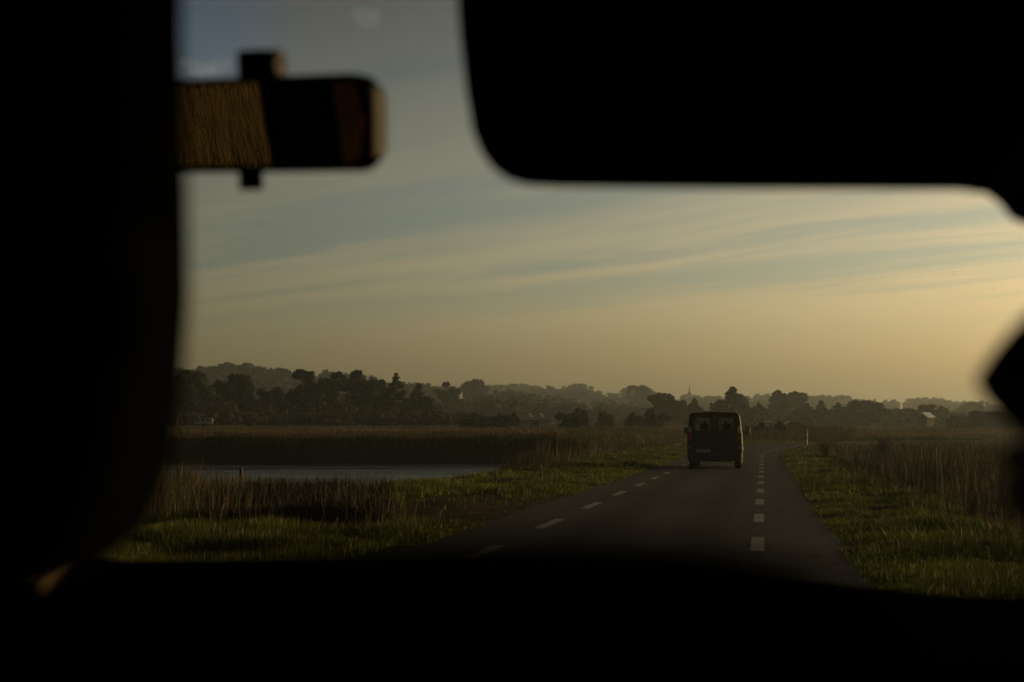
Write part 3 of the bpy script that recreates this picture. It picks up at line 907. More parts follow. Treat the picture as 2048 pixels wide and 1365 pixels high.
BUSHES = [
 (1000, 50, 827, 175, 'dark rounded bush at the left end of the stone shed', DK),
 (938, 44, 837, 170, 'low dark bush farthest left on the pond field', DK),
 (966, 36, 841, 172, 'flattest dark bush between two bushes left of the shed', DK),
 (1144, 74, 813, 180, 'big domed bush alone right of the stone shed', DK),
 (1214, 46, 822, 200, 'thin pale bush right of the big domed bush', BR),
 (1268, 44, 823, 190, 'small bush left of the tall bush behind the van', MD),
 (1311, 62, 814, 195, 'tall bush close to the left side of the van', MD),
 (1521, 32, 842, 134, 'small dark bush between the van mirror and the parked cars', DK),
 (1557, 30, 841, 133, 'small dark pointed bush in front of the parked cars', DK),
 (1906, 36, 829, 240, 'square low bush left of the dark green barn', MD),
 (1928, 28, 830, 245, 'smaller square bush nearest the dark green barn', MD),
]
for i, (px, wp, top, Y, lab, col) in enumerate(BUSHES):
    tree('bush', px, wp, top, Y, 'bush', lab, 'bush', G3, seed=300 + i, leaf=0.16, col=col, nleaf=1800)

def wood(name, specs, label):
    """many crowns read as one mass"""
    parts = []
    for i, (px, top, Y, wm, kind, col, leaf, nleaf, seed) in enumerate(specs):
        x = (px - 1024) / F * Y
        gz = float(ground_z(np.array([x]), np.array([Y]))[0])
        H = max(2.5, CAMZ + (864 - top) / F * Y - gz)
        v, l, t, c = crown_raw(np.random.default_rng(seed), kind, wm, H, leaf, nclump=16, nleaf=nleaf, col=col)
        parts.append((v + np.array([x, Y, gz - 0.2]), l, t, c))
    stuff(join_raw(name, parts, M_leaf), label, 'wood')

rng = np.random.default_rng(42)
sp = []
for k in range(150):                                            # wooded hill on the left
    px = rng.uniform(230, 960); row = k % 3
    base = np.interp(px, [a for a, b in HILL_L], [b for a, b in HILL_L])
    Y = (702, 665, 625)[row] + rng.uniform(-12, 12)
    sp.append((px, base + (1, 10, 24)[row] + rng.uniform(0, 7), Y, rng.uniform(10, 17), 'round', MD, 0.75, 420, 1000 + k))
wood('hillside_wood', sp, 'dark wood covering the hill crest above the pond')
sp = []
for k in range(330):                                            # the far ridge
    px = rng.uniform(800, 2250); row = k % 3
    base = np.interp(px, [a for a, b in RIDGE], [b for a, b in RIDGE])
    Y = (1150, 1050, 930)[row] + rng.uniform(-25, 25)
    sp.append((px, base + (0.5, 6, 13)[row] + rng.uniform(0, 4.5), Y, rng.uniform(11, 22), 'round', MD, 1.1, 200, 2000 + k))
wood('ridge_wood', sp, 'pale hazy woods along the far ridge')
sp = []
MIDL = [(860, 790), (900, 786), (960, 782), (1020, 776), (1060, 783), (1110, 788), (1160, 794), (1240, 799), (1310, 803)]
for k in range(110):                                            # mid-distance wood behind the shed
    px = rng.uniform(860, 1330); row = k % 3
    base = np.interp(px, [a for a, b in MIDL], [b for a, b in MIDL])
    sp.append((px, base + (0, 8, 17)[row] + rng.uniform(0, 6), (620, 500, 410)[row] + rng.uniform(-12, 12), rng.uniform(6, 10), ('round', 'round', 'round')[row], (MD, MD, BR)[row], 0.5, 350, 3000 + k))
wood('misty_wood', sp, 'grey misty wood behind the stone shed')
sp = []
for k in range(110):                                            # hedges and scrub that close the fields
    px = rng.uniform(1300, 2150)
    top = np.interp(px, [1300, 1500, 1600, 1760, 1900, 1960, 2150], [822, 824, 818, 811, 816, 826, 828]) + rng.uniform(0, 8)
    sp.append((px, top, 345 + rng.uniform(-15, 30), rng.uniform(4, 8), 'round', MD, 0.42, 330, 4000 + k))
for k in range(90):
    px = rng.uniform(250, 960)
    top = np.interp(px, [250, 500, 640, 860, 960], [800, 790, 795, 812, 838]) + rng.uniform(0, 10)
    sp.append((px, top, 228 + rng.uniform(-4, 25), rng.uniform(3, 6), 'round', (DK, BR)[k % 2], 0.3, 330, 5000 + k))
for k in range(60):
    px = rng.uniform(300, 900)
    sp.append((px, 829 + rng.uniform(0, 8), 214 + rng.uniform(-4, 8), rng.uniform(2.5, 5), 'bush', BR, 0.22, 250, 6000 + k))
wood('field_hedge', sp, 'brown hedges and scrub along the far field edge')


# ------------------------------------------------------------------ bare shrubs, stalks, posts by the road
def twiggy(name, px, base_y, top_y, wpx, Y, label, seed, n=46, col=M_wood):
    p = P(px, base_y, Y)
    z0 = float(ground_z(np.array([p.x]), np.array([p.y]))[0])
    H = P(px, top_y, Y).z - z0; W = wpx / F * Y
    r = random.Random(seed); mb = MB()
    for k in range(n):
        a = r.uniform(0, 6.28); q = r.random() ** 0.6 * W / 2; h = H * r.uniform(0.55, 1.0)
        x, y = q * math.cos(a), q * math.sin(a) * 0.6
        mb.tube([(x * 0.15, y * 0.15, -0.03), (x * 0.5, y * 0.5, h * 0.5), (x, y, h)], [0.011, 0.008, 0.004], 4)
        for j in range(5):
            t = r.uniform(0.4, 0.95); b = r.uniform(0, 6.28); l = r.uniform(0.08, 0.2) * H
            mb.tube([(x * t, y * t, h * t), (x * t + l * 0.6 * math.cos(b), y * t + l * 0.6 * math.sin(b), h * t + l * 0.8)], [0.006, 0.003], 3)
    o = mb.build(name, col, loc=(p.x, p.y, z0))
    tag(o, label, 'shrub', 'bare shrubs right of the road')
    return o
M_twig = plain('reddish_twigs', (0.085, 0.055, 0.038), 0.85, var=0.3)
twiggy('bare_shrub', 1655, 918, 866, 62, 66, 'bare reddish shrub just right of the marker post', 3, 60, M_twig)
twiggy('bare_shrub', 1768, 905, 857, 40, 52, 'dark upright shrub above the tall brown reeds', 4, 44, M_twig)

def stalk(px, top, Y, heads, label):
    p = P(px, 864, Y); z0 = float(ground_z(np.array([p.x]), np.array([Y]))[0]); H = P(px, top, Y).z - z0
    t = empty('dead_stalk', (p.x, Y, z0), label, 'weed', 0, 'dead flower stalks in the right-hand reeds')
    mb = MB(); mb.tube([(0, 0, -0.03), (0.01, 0, H * 0.55), (0, 0, H * 0.72)], [0.014, 0.012, 0.010], 5)
    hb = []
    for dx, hh in heads:
        mb.tube([(0, 0, H * 0.70), (dx * 0.5, 0, H * 0.82), (dx, 0, H * hh)], [0.010, 0.008, 0.006], 4); hb.append((dx, hh))
    mb.build('stem', M_wood, t)
    for dx, hh in hb:
        m2 = MB()
        for k in range(9):
            a = k * 0.7; q = 0.026 * (k / 9) ** 0.5
            m2.ell((dx + q * math.cos(a), q * math.sin(a), H * hh + 0.012 * math.sin(k)), (0.014, 0.014, 0.012), u=8, v=5)
        m2.build('seed_head', M_bark, t)
stalk(1808, 841, 38, [(-0.10, 0.97), (0.12, 1.0)], 'tall forked dead stalk standing highest above the reeds')
stalk(1842, 887, 27, [(0.0, 1.0)], 'short dead stalk with a black head left of its twin')
stalk(1870, 885, 26, [(0.02, 1.0)], 'short dead stalk with a black head nearest the frame edge')

def post_left():
    p = P(481, 960, 41); z0 = float(ground_z(np.array([p.x]), np.array([41.0]))[0])
    mb = MB(); mb.tube([(0, 0, -0.1), (0.01, 0, 0.5), (0.02, 0, P(481, 936, 41).z - z0)], [0.06, 0.058, 0.052], 10)
    tag(mb.build('wooden_post', M_bark, loc=(p.x, 41.0, z0), bevel=0.006), 'short weathered post among reeds at the pond edge', 'post')
post_left()

def marker():
    Y = 93.0
    p = P(1611.5, 893, Y); z0 = float(ground_z(np.array([p.x]), np.array([Y]))[0])
    H = P(1611.5, 860, Y).z - z0
    t = empty('marker_post', (p.x, Y, z0), 'blue and white striped marker post at the bend', 'marker post', R(-20))
    wb = plain('marker_white', (0.24, 0.25, 0.25), 0.5); bl = plain('marker_blue', (0.012, 0.022, 0.10), 0.45)
    mb = MB()
    pts = [(-0.11, -0.25), (0.11, -0.25), (0.11, H), (-0.02, H), (-0.11, H - 0.06)]
    mb.prism(pts, 1, -0.07, 0.07)
    mb.build('post_body', wb, t, bevel=0.012)
    for k in range(3):
        z = 0.12 + k * (H - 0.2) / 2.45
        mb = MB(); mb.prism([(-0.105, z - 0.03), (0.105, z + 0.06), (0.105, min(z + 0.27, H - 0.02)), (-0.105, min(z + 0.18, H - 0.09))], 1, -0.075, -0.0705)
        mb.build('blue_stripe', bl, t)
marker()


# ------------------------------------------------------------------ small buildings, parked cars, church, birds
M_stone = plain('grey_stone', (0.07, 0.065, 0.055), 0.9, var=0.3, scale=3)
M_tile = plain('mossy_tiles', (0.020, 0.018, 0.014), 0.9, var=0.3, scale=2.5)
M_slate = plain('pale_metal_roof', (0.5, 0.5, 0.47), 0.35, var=0.1)
M_green = plain('dark_green_cladding', (0.015, 0.020, 0.015), 0.7, var=0.2, scale=2)
M_dark = plain('dark_opening', (0.01, 0.01, 0.01), 0.8)
M_sky = plain('skylight', (0.2, 0.2, 0.19), 0.2)

def gable(name, px, Y, L, Wd, hw, hr, rz, wall, roof, label, cat, z=None, skylights=0, door=True, win=2):
    x = (px - 1024) / F * Y
    z0 = float(ground_z(np.array([x]), np.array([Y]))[0]) if z is None else z
    t = empty(name, (x, Y, z0), label, cat, rz)
    mb = MB(); mb.prism([(-Wd / 2, -0.3), (Wd / 2, -0.3), (Wd / 2, hw), (0, hr - 0.08), (-Wd / 2, hw)], 0, -L / 2, L / 2)
    mb.build('wall', wall, t)
    mb = MB(); e = 0.25; sl = (hr - hw) / (Wd / 2)
    mb.prism([(-Wd / 2 - e, hw - e * sl), (0, hr), (Wd / 2 + e, hw - e * sl), (Wd / 2 + e, hw - e * sl + 0.14), (0, hr + 0.16), (-Wd / 2 - e, hw - e * sl + 0.14)], 0, -L / 2 - 0.2, L / 2 + 0.2)
    rf = mb.build('roof', roof, t)
    a = math.atan(sl)
    for k in range(skylights):
        xx = (k - (skylights - 1) / 2) * L / (skylights + 0.6) + 0.5
        M = Matrix.Translation((xx, -Wd * 0.27, hw + (Wd / 2 - Wd * 0.27) * sl + 0.13)) @ Matrix.Rotation(a, 4, 'X')
        mb = MB(); mb.box((-0.22, -0.55, 0.0), (0.22, 0.55, 0.05), M); mb.build('skylight', M_sky, rf)
    if door:
        mb = MB(); mb.box((-0.5, -Wd / 2 - 0.04, -0.1), (0.5, -Wd / 2 + 0.02, min(2.0, hw - 0.15))); mb.build('door', M_dark, t)
    for k in range(win):
        xx = (-1, 1)[k % 2] * L * 0.3
        mb = MB(); mb.box((xx - 0.4, -Wd / 2 - 0.03, hw * 0.45), (xx + 0.4, -Wd / 2 + 0.02, hw * 0.85)); mb.build('window', M_dark, t)
    return t
gable('stone_shed', 1060, 200, 4.6, 3.6, 1.2, 2.3, R(25), M_stone, M_tile, 'old stone shed with two skylights between two bushes', 'shed', skylights=2, z=1.75, win=0)
gable('stone_shed', 1022, 207, 3.4, 3.0, 1.1, 2.2, R(25), M_stone, M_tile, 'lower shed extension half hidden behind the rounded bush', 'shed', z=1.85, win=0)
gable('barn', 2010, 225, 9.5, 6, 1.9, 2.2, R(3), M_green, M_green, 'long dark green barn under the nose silhouette', 'barn', z=2.35, win=0)
gable('cottage', 1850, 285, 1.9, 2.5, 1.9, 2.65, R(32), M_green, M_slate, 'cottage with a pale sunlit roof in the right hedge', 'house', z=2.4)
gable('white_house', 913, 425, 3.0, 2.6, 1.7, 2.6, R(-62), plain('white_render', (0.6, 0.58, 0.52), 0.7), M_tile, 'tiny white house on the hillside under a round tree', 'house', z=CAMZ + (864 - 796) / F * 425)

def caravan():
    x, Y = (409 - 1024) / F * 205, 205.0
    z0 = float(ground_z(np.array([x]), np.array([Y]))[0])
    t = empty('caravan', (x, Y, z0), 'pale caravan parked under the left trees', 'caravan', R(8))
    mb = MB(); mb.prism([(-1.3, .35), (1.1, .35), (1.3, .7), (1.2, 1.25), (-1.2, 1.25), (-1.3, .9)], 1, -0.8, 0.8); mb.build('body', M_white, t, bevel=0.05)
    for xx in (-0.85, -0.1, 0.6):
        mb = MB(); mb.box((xx - 0.22, -0.83, 0.8), (xx + 0.22, -0.79, 1.1)); mb.build('window', M_dark, t)
    for sy in (-0.72, 0.72):
        mb = MB(); mb.tube([(0, sy - 0.08, 0.27), (0, sy + 0.08, 0.27)], 0.3, 16); mb.build('wheel', M_black, t)
caravan()

def small_car(px, Y, rz, paint, label):
    x = (px - 1024) / F * Y
    z0 = float(ground_z(np.array([x]), np.array([Y]))[0])
    t = empty('parked_car', (x, Y, z0 + 0.05), label, 'car', rz, 'cars parked beyond the bend')
    mb = MB(); mb.prism([(-2.0, .3), (2.0, .3), (2.05, .7), (1.9, .92), (1.0, 1.0), (-1.75, 1.0), (-2.05, .85)], 1, -0.85, 0.85); mb.build('body', paint, t, bevel=0.08, seg=3)
    mb = MB(); mb.prism([(-1.65, 1.0), (1.0, 1.0), (0.35, 1.36), (-0.2, 1.46), (-0.9, 1.42)], 1, -0.70, 0.70); mb.build('cabin', paint, t, bevel=0.06, seg=3)
    for sy in (-1, 1):
        mb = MB(); mb.prism([(-1.3, 1.04), (0.75, 1.04), (0.3, 1.30), (-0.85, 1.34)], 1, sy * 0.705 - 0.01, sy * 0.705 + 0.01); mb.build('side_window', M_dark, t)
        for wx in (-1.3, 1.3):
            mb = MB(); mb.tube([(wx, sy * 0.8 - 0.09, 0.3), (wx, sy * 0.8 + 0.09, 0.3)], 0.31, 18); wh = mb.build('wheel', M_black, t)
            mb = MB(); mb.tube([(wx, sy * 0.9 - 0.015, 0.3), (wx, sy * 0.9 + 0.015, 0.3)], 0.19, 14); mb.build('rim', M_slate, wh)
small_car(1538, 165, R(25), plain('silver_paint', (0.12, 0.12, 0.12), 0.3, metal=0.6), 'silver parked car half hidden by the pointed bush')
small_car(1591, 168, R(5), plain('grey_paint', (0.05, 0.05, 0.05), 0.3, metal=0.5), 'grey parked car whose roof shows above the field grass')

def church():
    Y = 1400.0; x = (1378.5 - 1024) / F * Y
    top = P(1378.5, 769, Y).z; b = P(1378.5, 790, Y).z
    z0 = float(ground_z(np.array([x]), np.array([Y]))[0])
    t = empty('church', (x, Y, z0), 'distant church with a thin pointed spire on the ridge', 'church')
    mb = MB(); mb.box((-1.5, -1.5, -0.5), (1.5, 1.5, b - z0 + 1.0)); mb.build('tower', M_stone, t)
    mb = MB(); mb.tube([(0, 0, b - z0 + 1.0), (0, 0, top - z0)], [1.15, 0.08], 8); mb.build('spire', M_stone, t)
    mb = MB(); mb.prism([(-3, -0.5), (3, -0.5), (3, 8), (0, 12), (-3, 8)], 0, -16, -1.6); mb.build('nave', M_stone, t)
    for sx in (-1, 1):
        mb = MB(); mb.tube([(sx * 1.3, -1.3, b - z0 + 1.0), (sx * 1.3, -1.3, b - z0 + 3.6)], [0.35, 0.04], 6); mb.build('pinnacle', M_stone, t)
church()

def bird(px, py, Y, rz, label):
    r = MB(); sp_ = 0.34
    r.ell((0, 0, 0), (0.05, 0.16, 0.045), u=10, v=8)
    for s in (-1, 1):
        for a, b in (((s * 0.03, 0.05, 0.02), (s * 0.20, 0.03, 0.09)), ((s * 0.20, 0.03, 0.09), (s * sp_, -0.05, 0.05))):
            r.tube([a, b], [0.035, 0.02], 5)
    r.prism([(-0.03, -0.26), (0.03, -0.26), (0.015, -0.12), (-0.015, -0.12)], 2, -0.01, 0.01)
    tag(r.build('bird', M_dark, loc=P(px, py, Y)), label, 'bird', 'birds flying over the right-hand fields').rotation_euler = (0, 0, rz)
bird(1905.5, 544, 330, 0.4, 'upper bird of the close pair in the right sky')
bird(1907.5, 549, 330, 0.2, 'lower bird of the close pair in the right sky')
bird(1985, 577, 330, 0.9, 'single bird farthest right in the sky')
bird(1691, 774, 420, 0.9, 'single low bird just above the right ridge')


# ------------------------------------------------------------------ the van ahead
def van():
    s0 = 50.6
    x0, y0 = path(np.array([s0]), np.array([-1.70]))
    z0 = float(road_z(x0, y0)[0])
    t = empty('delivery_van', (float(x0[0]), float(y0[0]), z0), 'dark van with two rear windows driving ahead on the road', 'van', -YAW)
    paint = plain('dark_van_paint', (0.055, 0.053, 0.049), 0.6, metal=1.0, coat=0.0)
    trim = plain('black_trim', (0.012, 0.012, 0.012), 0.6)
    red = plain('red_lamp_glass', (0.22, 0.012, 0.008), 0.25, coat=0.4); clear = plain('clear_lamp_glass', (0.30, 0.26, 0.24), 0.25)
    vg = glass('van_glass', (0.66, 0.74, 0.67), 0.03)
    prof = [(0.90, 0.32), (0.945, 0.50), (0.955, 0.80), (0.95, 1.05), (0.94, 1.25), (0.92, 1.45), (0.90, 1.65), (0.882, 1.78), (0.868, 1.875), (0.82, 1.94), (0.68, 1.968), (0.32, 1.98)]
    ring = [(-a, b) for a, b in prof] + [(0, 1.985)] + [(a, b) for a, b in prof[::-1]]
    n = len(ring)
    secs = [(0.0, 1.0, 1.0), (0.5, 1.0, 1.0), (1.05, 1.0, 1.0), (1.6, 1.0, 1.0), (2.2, 1.0, 1.0), (2.55, 1.0, 1.0), (2.95, 1.0, 0.995), (3.35, 0.995, 0.985), (3.75, 0.99, 0.80), (4.15, 0.97, 0.585), (4.5, 0.93, 0.50), (4.75, 0.80, 0.36)]
    bm = bmesh.new(); rows = []
    for (y, kx, kz) in secs:
        rows.append([bm.verts.new((x * kx, y, 0.32 + (z - 0.32) * kz)) for x, z in ring])
    gl = bmesh.new(); side_gl = {-1: bmesh.new(), 1: bmesh.new()}
    def pane(b, vs): b.faces.new([b.verts.new(v.co) for v in vs])
    for i in range(len(secs) - 1):
        for k in range(n - 1):
            q = (rows[i][k], rows[i][k + 1], rows[i + 1][k + 1], rows[i + 1][k])
            top = 8 <= k <= n - 10
            if i in (7, 8) and top: pane(gl, q); continue
            if i in (5, 6) and (4 <= k <= 7 or n - 9 <= k <= n - 6):
                pane(side_gl[-1 if k < n // 2 else 1], q); continue
            bm.faces.new(q)
    bm.faces.new(rows[-1])
    for i in range(len(secs) - 1):
        bm.faces.new((rows[i][0], rows[i + 1][0], rows[i + 1][-1], rows[i][-1]))
    def fin(b, name, mat, parent, smooth=False):
        bmesh.ops.recalc_face_normals(b, faces=b.faces)
        me = bpy.data.meshes.new(name); b.to_mesh(me); b.free(); me.materials.append(mat)
        if smooth:
            for p in me.polygons: p.use_smooth = True
        o = bpy.data.objects.new(name, me); COL.objects.link(o); o.parent = parent; return o
    fin(bm, 'body', paint, t, True)
    fin(gl, 'windscreen', vg, t); fin(side_gl[-1], 'side_window', vg, t); fin(side_gl[1], 'side_window', vg, t)
    # rear doors with window openings
    def halfw(z): return float(np.interp(z, [b for a, b in prof], [a for a, b in prof]))
    for sgn in (-1, 1):
        zs = [0.50, 0.80, 1.05, 1.25, 1.33, 1.45, 1.65, 1.79, 1.87, 1.93, 1.955]
        a0, a1 = 0.13, 0.66
        b = bmesh.new(); vr = []
        for z in zs:
            hw_ = halfw(z) - 0.015
            vr.append([b.verts.new((sgn * x, -0.035 * math.cos(min(1, abs(x) / 1.05) * 1.4) - 0.01, z)) for x in (0.008, a0, 0.40, a1, min(0.80, hw_ - 0.03), hw_)])
        for i in range(len(zs) - 1):
            for k in range(5):
                if 1.33 <= zs[i] < 1.79 and k in (1, 2): continue
                b.faces.new((vr[i][k], vr[i][k + 1], vr[i + 1][k + 1], vr[i + 1][k]))
        dr = fin(b, 'rear_door', paint, t)
        mb = MB()
        out = rrect(a0, a1, 1.33, 1.79, 0.07) if sgn > 0 else rrect(-a1, -a0, 1.33, 1.79, 0.07)
        mb.prism(out, 1, -0.040, -0.036); mb.build('rear_window', vg, dr)
        mb = MB()
        o2 = [(x * 1.0 + (0.025 if x > (out[0][0] + out[len(out) // 2][0]) / 2 else -0.025), z + (0.025 if z > 1.56 else -0.025)) for x, z in out]
        nn = len(out)
        for i in range(nn):
            j = (i + 1) % nn
            mb.poly([(out[i][0], -0.045, out[i][1]), (out[j][0], -0.045, out[j][1]), (o2[j][0], -0.047, o2[j][1]), (o2[i][0], -0.047, o2[i][1])])
        mb.build('window_seal', trim, dr)
        mb = MB(); mb.box((sgn * 0.855 - 0.055, -0.075, 1.26), (sgn * 0.855 + 0.055, 0.02, 1.48)); lampu = mb.build('tail_lamp', clear, t, bevel=0.015)
        mb = MB(); mb.box((sgn * 0.875 - 0.065, -0.078, 0.98), (sgn * 0.875 + 0.078, 0.03, 1.258)); mb.build('tail_lamp', red, t, bevel=0.015)
        mb = MB(); mb.box((sgn * 0.87 - 0.03, -0.115, 0.70), (sgn * 0.87 + 0.03, -0.09, 0.77)); mb.build('reflector', clear, t, bevel=0.005)
        for z in (1.15, 1.70, 0.62):
            mb = MB(); mb.box((sgn * 0.80 - 0.05, -0.035, z - 0.03), (sgn * 0.80 + 0.05, -0.012, z + 0.03)); mb.build('hinge', trim, dr, bevel=0.004)
        # mirrors on arms
        mb = MB(); mb.box((sgn * 1.13 - 0.095, 3.05, 1.20), (sgn * 1.13 + 0.095, 3.20, 1.46)); mr = mb.build('door_mirror', plain('mirror_housing', (0.06, 0.06, 0.055), 0.5), t, bevel=0.04, seg=3)
        mb = MB(); mb.box((min(sgn * 0.9, sgn * 1.06), 3.10, 1.27), (max(sgn * 0.9, sgn * 1.06), 3.16, 1.33)); mb.build('mirror_arm', trim, mr)
        mb = MB(); mb.box((sgn * 1.13 - 0.075, 3.04, 1.23), (sgn * 1.13 + 0.075, 3.049, 1.43)); mb.build('mirror_glass', M_sky, mr)
        mb = MB(); mb.box((sgn * 0.955 - 0.02, 2.62, 1.02), (sgn * 0.955 + 0.02, 2.80, 1.05)); mb.build('door_handle', trim, t, bevel=0.008)
        mb = MB(); mb.prism([(0.25, 0.62), (4.2, 0.62), (4.2, 0.70), (0.25, 0.70)], 0, sgn * 0.95 - 0.015, sgn * 0.95 + 0.015); mb.build('side_moulding', trim, t, bevel=0.005)
        for wy in (0.95, 3.9):
            mb = MB(); mb.tube([(sgn * 0.68, wy, 0.33), (sgn * 0.72, wy, 0.33), (sgn * 0.89, wy, 0.33), (sgn * 0.92, wy, 0.33)], [0.30, 0.335, 0.335, 0.30], 28); wh = mb.build('wheel', M_black, t)
            mb = MB(); mb.tube([(sgn * 0.895, wy, 0.33), (sgn * 0.925, wy, 0.33)], 0.21, 20); mb.build('rim', M_slate, wh)
    mb = MB(); mb.prism(rrect(-0.94, 0.94, 0.27, 0.50, 0.05), 1, -0.12, 0.05); mb.build('bumper', trim, t, bevel=0.02)
    mb = MB(); mb.box((-0.60, 0.1, 0.24), (0.60, 3.6, 0.34)); mb.build('underbody', M_black, t)
    # number plate on the left rear door
    pl = MB(); pl.box((-0.66, -0.062, 0.565), (-0.14, -0.05, 0.675)); plate = pl.build('number_plate', plain('plate_white', (0.35, 0.35, 0.34), 0.5), t, bevel=0.004)
    bs = MB(); bs.box((-0.657, -0.0635, 0.568), (-0.62, -0.0625, 0.672)); bs.build('plate_band', plain('plate_blue', (0.01, 0.03, 0.2), 0.5), plate)
    for word, wx in (('CG', -0.535), ('304', -0.385), ('FN', -0.225)):
        cu = bpy.data.curves.new('plate_text', 'FONT'); cu.body = word; cu.size = 0.095; cu.extrude = 0.0006; cu.align_x = 'CENTER'; cu.materials.append(M_dark)
        tmp = bpy.data.objects.new('plate_letters', cu); COL.objects.link(tmp); bpy.context.view_layer.update()
        me = bpy.data.meshes.new_from_object(tmp.evaluated_get(bpy.context.evaluated_depsgraph_get())); bpy.data.objects.remove(tmp)
        to = bpy.data.objects.new('plate_text', me); COL.objects.link(to); to.parent = plate
        to.location = (wx, -0.0635, 0.587); to.rotation_euler = (math.pi / 2, 0, 0)
    mb = MB(); mb.box((-0.10, -0.062, 0.93), (0.0, -0.045, 0.96)); mb.build('rear_handle', trim, t, bevel=0.006)
    mb = MB(); mb.tube([(0.62, 1.4, 1.96), (0.62, 1.3, 2.16)], [0.012, 0.005], 6); mb.build('antenna', trim, t)
    # seats that show against the windscreen
    for sx, sy in ((-0.42, 1.35), (0.42, 1.35), (-0.42, 2.55), (0.35, 2.55)):
        mb = MB(); mb.box((sx - 0.24, sy, 0.65), (sx + 0.24, sy + 0.12, 1.36)); mb.box((sx - 0.13, sy + 0.01, 1.38), (sx + 0.13, sy + 0.10, 1.60))
        mb.build('seat', M_cloth, t, bevel=0.04, seg=3)
    return t
VAN = van()
for nm, bx, by, lab in (('person', -0.42, 2.62, 'driver of the van seen as a dark head in the left rear window'), ('person', 0.36, 2.62, 'passenger of the van seen as a dark head in the right rear window')):
    mw = Matrix.Translation(VAN.location) @ Matrix.Rotation(-YAW, 4, 'Z')
    prs = bpy.data.objects.new(nm, None); COL.objects.link(prs)
    prs.location = mw @ Vector((bx, by, 0.75)); prs.rotation_euler = (0, 0, -YAW); tag(prs, lab, 'person', 'people inside the van')
    mb = MB()
    mb.tube([(0, 0.16, 0.0), (0, 0.17, 0.25), (0, 0.17, 0.45), (0, 0.17, 0.56), (0, 0.17, 0.62), (0, 0.17, 0.70)], [0.15, 0.17, 0.19, 0.12, 0.06, 0.055], 14)
    mb.ell((0, 0.19, 0.80), (0.078, 0.098, 0.12))
    for s_ in (-1, 1): mb.tube([(s_ * 0.17, 0.17, 0.50), (s_ * 0.24, 0.24, 0.28), (s_ * 0.18, 0.48, 0.25)], [0.062, 0.05, 0.04], 10)
    mb.build('body', M_jacket, prs, smooth=True)
    mb = MB(); mb.ell((0, 0.17, 0.825), (0.088, 0.10, 0.11)); mb.build('hair', M_hair, prs, smooth=True)


